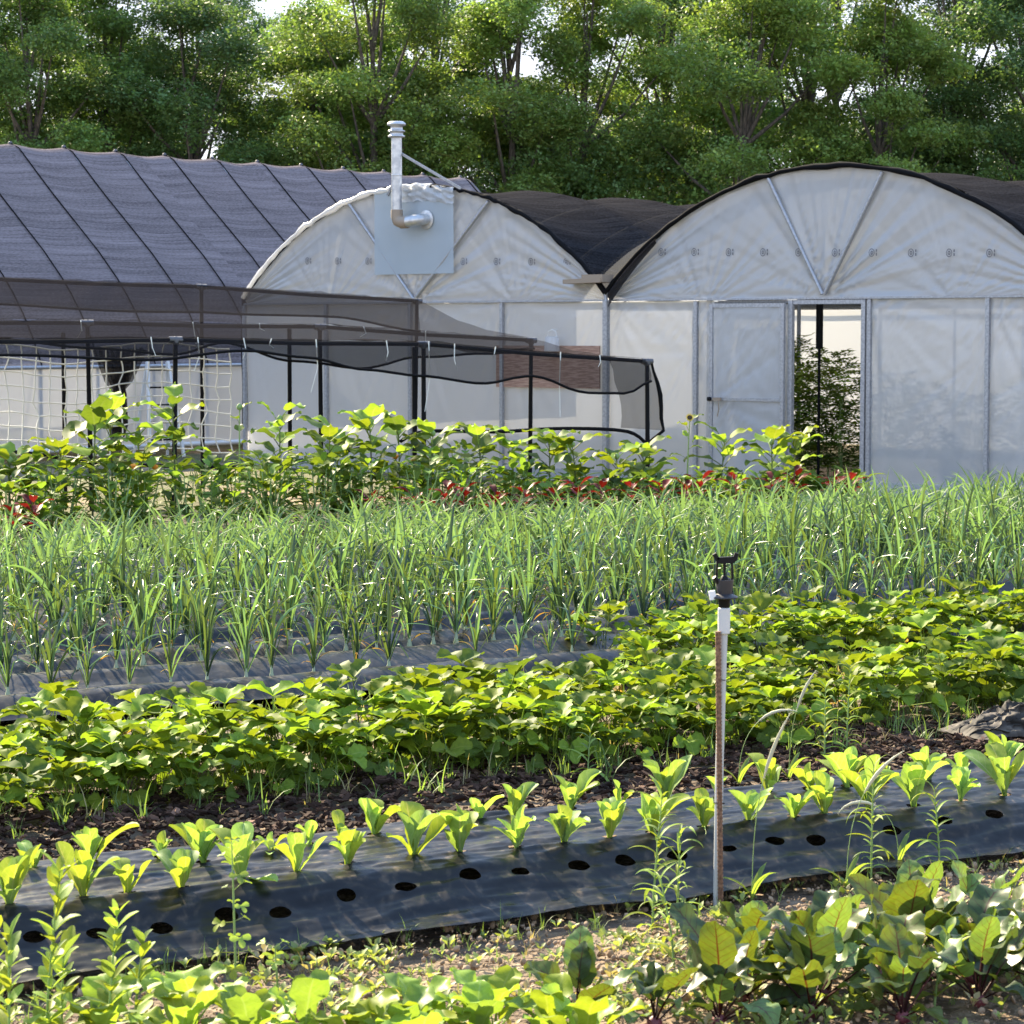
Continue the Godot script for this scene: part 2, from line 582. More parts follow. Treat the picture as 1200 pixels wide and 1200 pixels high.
func build_beds() -> void:
	var holes := []
	for h in LETTUCE_FRONT + LETTUCE_BACK:
		holes.append(Vector3(h[0], h[1], 0.030))
	for h in EMPTY_HOLES:
		holes.append(Vector3(h[0], h[1], rf(0.034, 0.043)))
	var bed := put(self, "mulch_film_bed", film_sheet(1.6, 7.8, 7.08, 8.38, 0.012, 0.01, func(_r, n): return bed_height(n) + 0.012, holes, 1.0), M.mulch_film)
	tag(bed, "black plastic mulch film stretched over the raised lettuce bed with round planting holes", "mulch film")
	var labels := ["black plastic mulch film under the front onions beside the strawberries", "black mulch film under the middle onion rows", "black mulch film under the rear onion rows before the red plants"]
	var spans := [[11.95, 14.05], [14.2, 16.9], [17.05, 20.0]]
	for k in 3:
		var sp: Array = spans[k]
		var m := film_sheet(2.0, 19.0, sp[0], sp[1], 0.12, 0.05, func(_r, n): return 0.020 + 0.085 * (0.5 + 0.5 * sin((n - 12.0) * TAU / 0.72)) * smoothstep(sp[0], sp[0] + 0.15, n) * (1.0 - smoothstep(sp[1] - 0.15, sp[1], n)), [], 0.9)
		tag(put(self, "onion_mulch_film", m, M.mulch_film), labels[k], "mulch film", "mulch films under the onions")


func build_litter() -> void:
	# bark chips on the path between lettuce and strawberries
	var s := Shape.new()
	s.box(Vector3.ZERO, Vector3(1, 0.14, 0.32), Basis(Vector3.UP, 0.2))
	s.box(Vector3(0.1, 0.1, 0.1), Vector3(0.6, 0.14, 0.3), Basis(Vector3(0.2, 1, 0).normalized(), 0.5))
	var chip := s.mesh()
	var where := []
	var tints := []
	for k in 9000:
		var r := rf(2.0, 9.6)
		var n := rf(8.28, 9.95)
		var p := rn(r, n)
		p.y = ground_height(p) + rf(0.0, 0.018)
		var z := rf(0.015, 0.065)
		where.append(Transform3D(Basis.from_euler(Vector3(rf(-0.6, 0.6), rf(0, TAU), rf(-0.6, 0.6))) * Basis.from_scale(Vector3.ONE * z), p))
		var b := rf(0.3, 1.0)
		b = b * b * (2.6 if rng.randf() < 0.08 else 1.0)
		tints.append(Color(0.085 * b + 0.007, 0.050 * b + 0.004, 0.034 * b + 0.003))
	tag(many(self, "bark_chips", chip, M.chip, where, tints), "dark bark chips covering the path behind the lettuce bed", "chips", "", "stuff")
	# crumbs of soil
	s = Shape.new()
	s.lathe(Vector3.ZERO, [[0.0, -0.4], [0.42, -0.2], [0.5, 0.1], [0.25, 0.42], [0.0, 0.45]], 6)
	where = []
	tints = []
	for k in 15000:
		var r := rf(1.4, 7.4)
		var n := rf(5.0, 7.2)
		var p := rn(r, n)
		p.y = ground_height(p)
		var z := 0.004 + 0.026 * pow(rng.randf(), 4.0)
		where.append(Transform3D(Basis.from_euler(Vector3(rf(0, 6), rf(0, 6), rf(0, 6))) * Basis.from_scale(Vector3(z, z * rf(0.5, 0.9), z * rf(0.7, 1.3))), p))
		var b := rf(0.6, 1.25)
		tints.append(Color(0.31 * b, 0.215 * b, 0.135 * b))
	tag(many(self, "soil_crumbs", s.mesh(), M.clod, where, tints), "dry brown soil crumbs in front of the lettuce bed", "soil", "", "stuff")
	# sprouting seedlings and moss-like weeds
	s = Shape.new()
	for k in 4:
		leaf_into(s, {"len": 0.022, "wid": 0.014, "prof": [[0, 0.3], [0.5, 1], [1, 0.1]], "bend": 0.9, "nl": 3, "nw": 2, "pet": 0.012, "prad": 0.0008}, place(k * 1.7, 0.4))
	where = []
	tints = []
	for k in 5200:
		var r := rf(1.4, 7.0)
		var n := rf(5.1, 7.12)
		if hills.get_noise_2d(r * 25, n * 25) < -0.05 + 0.35 * smoothstep(6.2, 6.9, n) and rng.randf() < 0.85:
			continue
		var p := rn(r, n)
		p.y = ground_height(p) - 0.003
		where.append(place(rf(0, 6), rf(0, 0.4), rf(0.5, 1.8), p))
		var b := rf(0.6, 1.1)
		tints.append(Color(0.34 * b, 0.42 * b, 0.12 * b) if rng.randf() < 0.8 else Color(0.45 * b, 0.38 * b, 0.2 * b))
	tag(many(self, "seedling_weeds", s.mesh(), M.wild_green, where, tints), "tiny pale seedlings and weeds sprouting from the bare soil", "seedlings", "", "stuff")
	# wispy grass under the strawberries, on the path edges and before the houses
	s = Shape.new()
	for k in 5:
		leaf_into(s, {"len": rf(0.10, 0.2), "wid": 0.006, "prof": [[0, 1], [0.5, 0.8], [1, 0.05]], "bend": rf(0.5, 1.6), "nl": 4, "nw": 1, "fold": 0.0}, place(rf(0, TAU), rf(0.05, 0.4), 1.0, Vector3(rf(-0.02, 0.02), 0, rf(-0.02, 0.02))))
	where = []
	tints = []
	for k in 2400:
		var r := rf(2.0, 10.0)
		var n := rf(9.25, 12.0)
		if k > 1500:
			r = rf(5, 24)
			n = rf(20.4, 27)
		elif k > 1150:
			r = rf(1.5, 6.8)
			n = 7.12 - absf(rf(0, 1) * rf(0, 1.6))
		var p := rn(r, n)
		p.y = ground_height(p) - 0.005
		where.append(place(rf(0, 6), 0, rf(0.5, 1.2) * (0.45 if k > 1150 and k <= 1500 else 1.0), p))
		var b := rf(0.5, 1.1)
		tints.append(Color(0.22 * b, 0.34 * b, 0.09 * b) if rng.randf() < 0.8 else Color(0.42 * b, 0.36 * b, 0.18 * b))
	tag(many(self, "wispy_grass", s.mesh(), M.wild_green, where, tints), "thin wispy grass growing between the crop rows", "grass", "", "stuff")


# ---------- crops ----------
func build_lettuce() -> void:
	var prof := [[0, 0.22], [0.25, 0.34], [0.5, 0.68], [0.78, 1.0], [0.92, 0.8], [0.98, 0.42], [1, 0.1]]
	var variants := []
	for k in 7:
		variants.append(leaf({"len": rf(0.15, 0.21), "wid": rf(0.06, 0.088), "prof": prof, "nl": 9, "nw": 6, "bend": rf(-0.1, 1.2), "power": rf(1.3, 2.4), "fold": rf(0.0, 0.4), "cup": rf(0.1, 0.4), "wave": rf(0.004, 0.009), "wfreq": rf(8, 13), "phase": rf(0, 6), "twist": rf(-0.4, 0.4), "sway": rf(-0.25, 0.25)}))
	var small := [0, 4, 6]
	for row in 2:
		var spots: Array = [LETTUCE_FRONT, LETTUCE_BACK][row]
		for k in spots.size():
			var size := rf(0.75, 1.12)
			var label := "young romaine lettuce, %s from the left in the %s row of the film bed" % [ordinal(k), ["front", "rear"][row]]
			if row == 1:
				size = rf(0.6, 1.05)
			if row == 1 and k in small:
				size = 0.62
			var p := rn(spots[k][0], spots[k][1])
			p.y = bed_height(spots[k][1]) - 0.012
			var t := thing("lettuce", label, "lettuce", p, 0, "young lettuces in the film bed")
			var count := int(rf(7, 12)) if size > 0.75 else int(rf(4, 7))
			for j in count:
				var q := float(j) / count
				var m: Array = M.lettuce_leaf
				put(t, "leaf", variants[rng.randi() % 7], m[rng.randi() % 3], place(j * 2.4 + rf(-0.5, 0.5), lerpf(0.03, 0.56, q) + rf(-0.2, 0.2), size * lerpf(0.78, 1.06, q) * rf(0.65, 1.2), Vector3(0, 0.005, 0)))
			if k % 9 == 4:
				put(t, "leaf", variants[k % 7], M.lettuce_leaf[0], place(rf(-0.5, 1.5), 1.45, size * 0.8, Vector3(0, 0.022, 0)))


# one three-part strawberry leaf on its stalk
func trifoliate(seed_: int) -> ArrayMesh:
	rng.seed = seed_
	var s := Shape.new()
	var h := rf(0.13, 0.21)
	var out := rf(0.5, 0.9)
	var top := Vector3(0, h * cos(out * 0.5), h * sin(out * 0.5))
	s.tube([Vector3.ZERO, top * 0.5 + Vector3(0, 0.012, -0.01), top], [0.0022, 0.0018, 0.0014], 4, Color(1.0, 1.0, 0.9), false, Vector2(0.5, 0.05))
	for k in 3:
		var yaw: float = [0.0, 1.35, -1.35][k] + rf(-0.25, 0.25)
		leaf_into(s, {"len": rf(0.07, 0.095), "wid": rf(0.056, 0.075), "prof": [[0, 0.1], [0.2, 0.62], [0.5, 1], [0.8, 0.85], [0.95, 0.45], [1, 0.1]], "nl": 8, "nw": 4, "bend": rf(0.2, 0.9), "fold": rf(0.2, 0.5), "wave": 0.004, "phase": rf(0, 6), "tooth": 0.09, "puff": 0.004}, Transform3D(Basis(Vector3.UP, yaw) * Basis(Vector3.RIGHT, rf(0.8, 1.35)), top))
	return s.mesh()


func strawberry_edge(r: float) -> float:
	return 11.0 if r < 7.55 else 13.05


func build_strawberries() -> void:
	var variants := []
	for k in 10:
		variants.append(trifoliate(100 + k))
	rng.seed = 77
	var lines := [9.72, 10.02, 10.36, 10.72, 11.95, 12.3, 12.65]
	var names := ["", "second line from the bark path", "third line from the bark path", "rearmost line of the long bed, before the black film", "front line of the short rear bed beside the sprinkler head", "middle line of the short rear bed beside the sprinkler head", "last line of the short rear bed before the onions"]
	for k in lines.size():
		var n0: float = lines[k]
		var r := 0.305 * n0 - 0.5
		var r_end := 0.885 * n0 + 0.2
		var nth := -1
		while r < r_end:
			r += rf(0.22, 0.36)
			var n := n0 + rf(-0.11, 0.11)
			if n > strawberry_edge(r) or r < 0.305 * n0 - 0.35:
				continue
			if n0 < 10.5 and r > 6.95 and r < 8.6 and n0 < 10.0:
				continue
			var p := rn(r, n)
			p.y = maxf(ground_height(p), 0.0) - 0.01
			nth += 1
			var t := thing("strawberry_plant", ("strawberry plant in the " + names[k]) if k > 0 else ("strawberry plant, %s from the left in the line beside the bark path" % ordinal(nth)), "strawberry plant", p, rf(0, TAU), "strawberry plants in the bed")
			var size := rf(1.0, 1.45)
			var m: Array = M.strawberry_leaf
			var count := 19
			for j in count:
				var q := float(j) / count
				put(t, "leaf", variants[rng.randi() % 10], m[rng.randi() % 3], place(j * 2.4 + rf(-0.4, 0.4), lerpf(-0.2, 1.05, q) + rf(-0.15, 0.15), size * lerpf(1.15, 0.8, q) * rf(0.75, 1.15), Vector3(rf(-0.05, 0.05), 0, rf(-0.05, 0.05))))
			if rng.randf() < 0.10:
				put(t, "withered_leaf", variants[rng.randi() % 10], M.dry_leaf[0], place(rf(0, 6), rf(0.3, 0.8), size * 0.8))


func onion_variants() -> Array:
	var out := []
	for k in 16:
		var o := {"len": rf(0.40, 0.66), "wid": rf(0.013, 0.026), "prof": [[0, 0.55], [0.15, 0.95], [0.55, 1.0], [0.85, 0.6], [1, 0.04]], "nl": 9, "nw": 2, "fold": rf(0.45, 0.9), "bend": rf(0.1, 0.9), "power": rf(1.2, 2.6), "twist": rf(-0.9, 0.9), "sway": rf(-0.35, 0.35)}
		if k % 2 == 0:
			o.kink = rf(0.5, 0.8)
			o.kink_by = rf(0.9, 2.1)
		if k % 3 == 1:
			o.bend = rf(1.1, 2.3)
		out.append(leaf(o))
	return out


func build_onions() -> void:
	rng.seed = 501
	var leaves := onion_variants()
	var dry := []
	for k in 4:
		dry.append(leaf({"len": rf(0.18, 0.34), "wid": 0.015, "prof": [[0, 0.6], [0.5, 1], [1, 0.05]], "nl": 7, "nw": 2, "fold": 0.5, "bend": rf(1.3, 2.6), "power": rf(0.6, 2.0), "twist": rf(-1.5, 1.5), "sway": rf(-0.8, 0.8)}))
	var s := Shape.new()
	s.lathe(Vector3.ZERO, [[0.006, -0.03], [0.017, -0.01], [0.018, 0.015], [0.011, 0.04], [0.009, 0.07], [0.006, 0.09]], 8)
	var neck := s.mesh()
	var necks := mat("onion_neck", lin(0.36, 0.42, 0.25), 0.5)
	var rows := [12.45, 13.25, 13.62, 14.0, 14.75, 15.1, 15.45, 15.8, 16.5, 16.85, 17.4, 17.75, 18.1, 18.6, 19.0, 19.4]
	var spots := []
	for k in rows.size():
		var n0: float = rows[k]
		var r := 0.305 * n0 - 0.35
		var step := 0.235 if k == 0 else 0.205
		while r < 0.885 * n0 + 0.1:
			r += step * rf(0.75, 1.25)
			var n := n0 + rf(-0.06, 0.06)
			if (n < 13.2 and r > 7.6) or rng.randf() < 0.06:
				continue
			spots.append([r, n, k])
	print("onions ", spots.size())
	var far_where := []
	var tints := []
	var made := 0
	var in_row := {}
	var s2 := Shape.new()
	for j in 8:
		leaf_into(s2, {"len": rf(0.40, 0.58), "wid": 0.022, "prof": [[0, 0.55], [0.2, 1], [0.6, 1.0], [1, 0.04]], "nl": 6, "nw": 2, "fold": 0.6, "bend": rf(0.2, 1.7), "power": 1.6, "twist": rf(-0.8, 0.8), "sway": rf(-0.3, 0.3)}, place(j * 2.4, lerpf(0.03, 0.45, j / 8.0), 1.0, Vector3(0, 0.08 + 0.006 * j, 0)))
	var clump := s2.mesh()
	for e in spots:
		var p := rn(e[0], e[1], 0.05)
		var size := rf(0.68, 1.12) * (1.0 if e[2] else 0.82)
		if made >= 298:
			far_where.append(place(rf(0, TAU), rf(-0.08, 0.08), size, p))
			var b := rf(0.5, 1.15)
			tints.append(Color(0.17 * b, 0.29 * b, 0.135 * b))
			continue
		made += 1
		var k: int = in_row.get(e[2], 0)
		in_row[e[2]] = k + 1
		var label := "onion plant, %s from the left in the sparse front onion row on black film" % ordinal(k)
		if e[2] > 0:
			label = "onion plant in the %s dense row of onions behind the sparse front row" % ordinal(e[2] - 1)
		var t := thing("onion_plant", label, "onion", p, rf(0, TAU), "onion plants in rows")
		put(t, "neck", neck, necks, place(0, 0, size))
		var count := int(rf(9, 13))
		for j in count:
			var q := float(j) / count
			put(t, "leaf", leaves[rng.randi() % 16], M.onion_leaf[rng.randi() % 3], place(j * 2.5 + rf(-0.4, 0.4), lerpf(0.02, 0.55, q * q) + rf(-0.06, 0.10), size * lerpf(1.1, 0.8, q), Vector3(0, (0.08 - 0.05 * q) * size, 0), rf(-0.5, 0.5)))
		for j in int(rf(0.0, 3.4)):
			put(t, "withered_leaf", dry[rng.randi() % 4], M.dry_leaf[rng.randi() % 3], place(rf(0, 6), rf(0.2, 1.1), size * rf(0.6, 1.2), Vector3(0, 0.05, 0)))
	var far := many(self, "rear_onions", clump, M.wild_green, far_where, tints)
	tag(far, "mass of onion leaves in the rear rows before the red plants", "onions", "", "stuff")


func build_sunflowers() -> void:
	rng.seed = 900
	var prof := [[0, 0.3], [0.12, 0.85], [0.3, 1.0], [0.6, 0.72], [0.85, 0.3], [1, 0.03]]
	var variants := []
	for k in 6:
		variants.append(leaf({"len": rf(0.16, 0.22), "wid": rf(0.13, 0.17), "prof": prof, "nl": 7, "nw": 4, "bend": rf(0.6, 1.5), "fold": rf(0.05, 0.3), "wave": 0.016, "phase": rf(0, 6), "pet": rf(0.06, 0.11), "prad": 0.0035, "lean": 0.0}))
	# [r, height, look]
	var spots := [[7.72, 1.16], [8.02, 1.21], [8.65, 1.29], [8.25, 1.0], [7.35, 0.93], [7.03, 0.78], [9.18, 1.26], [9.64, 1.14], [10.07, 0.97], [10.35, 0.91], [10.72, 1.07], [11.0, 0.98], [11.33, 0.95], [11.87, 0.94], [12.21, 0.82], [12.66, 0.88], [12.95, 0.81], [13.38, 0.67], [13.85, 0.72], [14.26, 1.07], [14.82, 0.81], [15.32, 0.78], [15.71, 0.82]]
	for k in spots.size():
		var slim: bool = k == 6 or k == 19
		var h: float = spots[k][1]
		var p := rn(spots[k][0], 21.9 + rf(-0.25, 0.25))
		var where := "%s from the left in the tall row before the net cage" % ordinal(k)
		var look := "leafy young sunflower"
		if k == 6:
			look = "slender sparse young sunflower"
		if k == 19:
			look = "slender sunflower with an opening yellow flower"
		var t := thing("sunflower_plant", "%s, %s" % [look, where if k != 19 else "in the tall row before the net cage"], "sunflower", p, 0, "young sunflowers before the net cage")
		var s := Shape.new()
		var bend := Vector3(rf(-0.06, 0.06), 0, rf(-0.06, 0.06))
		var path := []
		for j in 5:
			path.append(Vector3(0, h * j / 4.0 * 0.97, 0) + bend * pow(j / 4.0, 2.0))
		s.tube(path, [0.011, 0.010, 0.009, 0.007, 0.005], 7)
		put(t, "stem", s.mesh(), M.stem_dark if not slim else M.stem_green)
		var count := 7 if slim else int(12 + h * 5)
		for j in count:
			var q := (j + 0.7) / count
			q = lerpf(0.25, 1.0, pow(q, 0.8))
			var at: Vector3 = path[4] * q if q > 0.99 else path[int(q * 4)].lerp(path[int(q * 4) + 1], q * 4 - int(q * 4))
			put(t, "leaf", variants[rng.randi() % 6], M.sunflower_leaf[rng.randi() % 3], place(j * 2.4 + rf(-0.4, 0.4), lerpf(1.0, 0.62, q) + rf(-0.25, 0.25), (0.7 if slim else lerpf(1.2, 1.6, q)) * rf(0.75, 1.1), at))
		s = Shape.new()
		s.lathe(path[4] + Vector3(0, 0.02, 0), [[0.0, -0.03], [0.025, -0.015], [0.03, 0.01], [0.012, 0.035], [0.0, 0.04]], 8)
		if k == 19:
			s = Shape.new()
			var face := Basis(Vector3.RIGHT, 1.15)
			s.lathe(path[4] + Vector3(0, 0.02, 0), [[0.0, 0.02], [0.028, 0.015], [0.034, 0.0], [0.0, -0.02]], 12, face)
			put(t, "flower_disc", s.mesh(), M.flower_disc)
			s = Shape.new()
			for j in 13:
				leaf_into(s, {"len": 0.055, "wid": 0.022, "prof": [[0, 0.5], [0.5, 1], [1, 0.1]], "nl": 3, "nw": 2, "bend": -0.5}, Transform3D(face * Basis(Vector3.UP, j * TAU / 13) * Basis(Vector3.RIGHT, 1.2), path[4] + Vector3(0, 0.02, 0)))
			put(t, "petals", s.mesh(), M.petal_yellow)
		else:
			put(t, "bud", s.mesh(), M.stem_green)
	# low bushy plants between and before them
	var low := []
	for k in 5:
		low.append(leaf({"len": rf(0.10, 0.16), "wid": rf(0.06, 0.085), "prof": [[0, 0.25], [0.3, 1], [0.7, 0.7], [1, 0.05]], "nl": 5, "nw": 2, "bend": rf(0.5, 1.2), "fold": 0.25, "pet": 0.02, "prad": 0.002}))
	var stalk := Shape.new()
	for j in 4:
		var a := j * 1.6
		stalk.tube([Vector3.ZERO, Vector3(cos(a) * 0.06, 0.2, sin(a) * 0.06), Vector3(cos(a) * 0.11, 0.42, sin(a) * 0.11)], [0.006, 0.005, 0.003], 5)
	var stalks := stalk.mesh()
	var flower := Shape.new()
	flower.lathe(Vector3.ZERO, [[0.0, -0.02], [0.03, 0.0], [0.035, 0.015], [0.02, 0.03], [0.0, 0.028]], 9)
	var blossom := flower.mesh()
	var count := 0
	for k in 78:
		var front := k % 2
		var p := rn(6.4 + k * 0.127 + rf(-0.1, 0.1), 21.3 + front * 1.2 + rf(-0.3, 0.3))
		var h := rf(1.25, 1.7) if k < 46 else rf(0.7, 1.1)
		var marigold := k in [14, 35, 39, 57, 72]
		var label := "low bushy green plant growing among the sunflower stems"
		if marigold:
			label = "bushy marigold with orange flowers, %s from the left among the sunflower stems" % ordinal(count)
			count += 1
		var t := thing("marigold_plant" if marigold else "bushy_plant", label, "marigold" if marigold else "bush", p, rf(0, 6), "low plants among the sunflowers")
		put(t, "stems", stalks, M.stem_green, place(0, 0, h))
		for j in 42:
			var a := rf(0, TAU)
			var y := rf(0.08, 0.46)
			put(t, "leaf", low[rng.randi() % 5], M.bush_leaf[rng.randi() % 3], place(a, rf(0.5, 1.2), rf(0.9, 1.5), Vector3(sin(a) * rf(0.02, 0.15), y, cos(a) * rf(0.02, 0.15)) * h))
		if marigold:
			for j in 2:
				put(t, "flower", blossom, M.petal_orange, place(0, 0.4, 1.0, Vector3(rf(-0.12, 0.12), 0.46 + rf(0.0, 0.06), rf(-0.12, 0.12)) * h))
	# red leaved plants
	var reds := []
	for k in 4:
		reds.append(leaf({"len": rf(0.10, 0.14), "wid": rf(0.05, 0.065), "prof": [[0, 0.2], [0.35, 1], [0.7, 0.7], [1, 0.04]], "nl": 6, "nw": 4, "bend": rf(0.6, 1.4), "fold": 0.3, "wave": 0.006, "phase": rf(0, 6), "pet": 0.03, "prad": 0.002}))
	var rspots := [6.15, 6.45, 6.65, 9.9, 10.35, 10.62, 10.85, 11.2, 11.5, 11.85, 12.0, 12.3, 12.7, 13.0, 13.25, 13.45, 13.85, 14.3, 14.6, 15.0, 15.3]
	for k in rspots.size():
		var p := rn(rspots[k], 20.3 + rf(-0.12, 0.12), 0.0)
		var t := thing("red_leaf_plant", "red leaved amaranth plant, %s from the left in the red row behind the onions" % ordinal(k), "amaranth", p, rf(0, 6), "red plants behind the onions")
		var s := Shape.new()
		s.tube([Vector3.ZERO, Vector3(0.01, 0.2, 0), Vector3(0.0, 0.4, 0.01)], [0.006, 0.005, 0.003], 5)
		var h := rf(1.05, 1.35)
		put(t, "stem", s.mesh(), M.stem_red, place(0, 0, h))
		for j in 16:
			var q := j / 16.0
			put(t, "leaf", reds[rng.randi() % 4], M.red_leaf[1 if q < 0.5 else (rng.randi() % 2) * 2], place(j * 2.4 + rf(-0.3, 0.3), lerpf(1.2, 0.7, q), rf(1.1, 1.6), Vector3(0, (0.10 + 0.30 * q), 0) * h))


func build_foreground() -> void:
	rng.seed = 1300
	# beets
	var prof := [[0, 0.3], [0.12, 0.75], [0.35, 1.0], [0.7, 0.85], [0.9, 0.5], [1, 0.1]]
	var variants := []
	for k in 9:
		variants.append(leaf({"len": rf(0.12, 0.18), "wid": rf(0.085, 0.125), "prof": prof, "nl": 12, "nw": 8, "bend": rf(0.2, 2.4), "power": rf(1.6, 2.8), "fold": rf(0.05, 0.35), "wave": rf(0.006, 0.014), "wfreq": rf(9, 15), "phase": rf(0, 6), "twist": rf(-0.7, 0.7), "sway": rf(-0.3, 0.3), "pet": rf(0.08, 0.17), "prad": 0.0034, "puff": 0.003}))
	var spots := [[3.56, 6.0], [3.74, 5.87], [3.95, 5.85], [4.12, 5.98], [4.21, 5.76], [4.35, 5.88], [4.52, 5.74], [4.62, 5.95], [4.70, 5.60], [4.86, 5.82], [4.98, 5.66], [5.08, 5.95], [4.38, 5.55], [4.55, 6.2], [4.8, 6.1], [5.0, 6.25], [5.2, 6.15], [4.3, 6.2], [5.12, 5.65]]
	for k in spots.size():
		var p := rn(spots[k][0], spots[k][1])
		p.y = ground_height(p) - 0.01
		var t := thing("beet_plant", "beet plant with red veined leaves, %s from the left in the foreground clump" % ordinal(k), "beet", p, 0, "beets in the foreground")
		var count := int(rf(10, 14))
		for j in count:
			var q := float(j) / count
			put(t, "leaf", variants[rng.randi() % 9], M.beet_leaf[rng.randi() % 3], place(j * 2.4 + rf(-0.5, 0.5), lerpf(0.05, 1.15, q) + rf(-0.2, 0.2), rf(0.65, 1.15) * (1.0 if k > 1 else 0.85)))
		var s := Shape.new()
		s.lathe(Vector3.ZERO, [[0.0, -0.02], [0.024, -0.005], [0.022, 0.012], [0.008, 0.024], [0.0, 0.026]], 10)
		put(t, "root_crown", s.mesh(), M.stem_red)
	# radish or turnip greens along the bottom
	var rad := []
	for k in 7:
		rad.append(leaf({"len": rf(0.12, 0.16), "wid": rf(0.085, 0.11), "prof": [[0, 0.2], [0.2, 0.55], [0.35, 0.5], [0.6, 1.0], [0.85, 0.85], [1, 0.25]], "nl": 10, "nw": 6, "bend": rf(0.5, 1.3), "power": 1.6, "fold": rf(0.1, 0.35), "wave": 0.009, "wfreq": 14.0, "phase": rf(0, 6), "pet": rf(0.05, 0.09), "prad": 0.003, "sway": rf(-0.3, 0.3), "puff": 0.002}))
	var rspots := [[2.25, 6.35], [2.43, 6.22], [2.62, 6.18], [2.55, 6.42], [2.75, 6.10], [2.88, 6.02], [3.0, 6.0], [3.12, 6.12], [3.2, 5.95], [3.30, 6.02], [3.38, 5.85], [2.98, 5.85], [3.42, 5.72]]
	for k in rspots.size():
		var p := rn(rspots[k][0], rspots[k][1])
		p.y = ground_height(p) - 0.01
		var t := thing("radish_plant", "broad leaved radish plant, %s from the left along the bottom edge" % ordinal(k), "radish", p, 0, "radish greens in the foreground")
		var count := int(rf(6, 9))
		for j in count:
			put(t, "leaf", rad[rng.randi() % 7], M.radish_leaf[rng.randi() % 3], place(j * 2.4 + rf(-0.4, 0.4), lerpf(0.1, 0.75, float(j) / count), rf(0.85, 1.2)))
	# upright weeds
	var oblong := []
	for k in 5:
		oblong.append(leaf({"len": rf(0.06, 0.09), "wid": rf(0.028, 0.042), "prof": [[0, 0.25], [0.4, 0.95], [0.65, 1], [0.9, 0.5], [1, 0.05]], "nl": 6, "nw": 4, "bend": rf(0.2, 0.9), "fold": rf(0.15, 0.4), "pet": 0.008, "prad": 0.0015}))
	var narrow := []
	for k in 5:
		narrow.append(leaf({"len": rf(0.09, 0.14), "wid": rf(0.011, 0.016), "prof": [[0, 0.5], [0.3, 1], [0.7, 0.7], [1, 0.04]], "nl": 8, "nw": 2, "bend": rf(0.8, 2.2), "power": 1.1, "fold": 0.4, "twist": rf(-0.6, 0.6)}))
	var s3 := Shape.new()
	for k in 3:
		leaf_into(s3, {"len": 0.030, "wid": 0.020, "prof": [[0, 0.2], [0.6, 1], [0.9, 0.8], [1, 0.3]], "nl": 4, "nw": 2, "bend": 0.5, "fold": 0.3}, Transform3D(Basis(Vector3.UP, [0.0, 1.5, -1.5][k]) * Basis(Vector3.RIGHT, 1.2), Vector3(0, 0.035, 0.02)))
	s3.tube([Vector3.ZERO, Vector3(0, 0.035, 0.02)], [0.0012, 0.001], 4, Color.WHITE, false)
	var clover := [s3.mesh()]
	# [r, n, height, kind, label]
	var weeds := [
		[2.12, 6.42, 0.52, 0, "tall upright weed with oblong leaves at the lower left corner"],
		[2.05, 6.60, 0.30, 0, "shorter oblong leaved weed at the left edge below the bed"],
		[2.27, 6.34, 0.38, 0, "branching oblong leaved weed beside the tall corner weed"],
		[2.20, 6.52, 0.26, 0, "low oblong leaved weed between the corner weed and the film"],
		[2.40, 6.48, 0.24, 0, "low oblong leaved weed right of the branching corner weed"],
		[2.00, 6.36, 0.34, 0, "oblong leaved weed cut by the left edge near the bottom"],
		[2.75, 6.58, 0.50, 2, "thin tall weed with three-part leaves before the film bed"],
		[2.87, 6.55, 0.20, 2, "short weed with three-part leaves beside the thin tall one"],
		[4.36, 6.86, 0.46, 1, "weed with drooping narrow leaves between bed and beets"],
		[4.42, 6.80, 0.34, 1, "smaller narrow leaved weed beside the drooping one"],
		[5.42, 7.06, 0.42, 1, "upright narrow leaved weed at the film edge behind the beets"],
		[5.75, 7.08, 0.30, 1, "narrow leaved weed by the film edge on the right"],
		[4.15, 6.4, 0.28, 1, "weed with long pale leaves left of the beets"],
		[6.75, 9.15, 0.34, 1, "bushy narrow leaved weed by the crumpled cloth"],
		[6.95, 9.25, 0.40, 1, "tallest narrow leaved weed by the crumpled cloth"],
		[5.6, 9.35, 0.22, 1, "grey green weed at the path edge behind the lettuces"],
		[4.55, 5.62, 0.22, 0, "bright green weed in front of the beet clump"],
		[4.95, 5.45, 0.30, 1, "narrow leaved weed at the lower right corner"],
	]
	for w in weeds:
		var p := rn(w[0], w[1])
		p.y = ground_height(p) - 0.01
		var t := thing("weed", w[4], "weed", p, rf(0, 1), "weeds")
		var h: float = w[2]
		var s := Shape.new()
		var b := Vector3(rf(-0.04, 0.04), 0, rf(-0.04, 0.04))
		s.tube([Vector3.ZERO, Vector3(0, h * 0.35, 0) + b * 0.2, Vector3(0, h * 0.7, 0) + b * 0.6, Vector3(0, h, 0) + b], [0.0042, 0.0036, 0.003, 0.0016], 6)
		put(t, "stem", s.mesh(), M.stem_green)
		var kinds: Array = [oblong, narrow, clover][w[3]]
		var nodes := int(h / [0.032, 0.026, 0.045][w[3]])
		for j in nodes:
			var q := (j + 1.0) / nodes
			var at := Vector3(0, h * q, 0) + b * q
			for side in (3 if w[3] == 0 else 2):
				var yaw: float = j * 1.57 + side * (TAU / (3 if w[3] == 0 else 2)) + rf(-0.4, 0.4)
				put(t, "leaf", kinds[rng.randi() % kinds.size()], M.weed_leaf[rng.randi() % 3], place(yaw, lerpf(1.15, 0.5, q) + rf(-0.3, 0.3), rf(0.6, 1.3) * lerpf(1.15, 0.8, q), at))
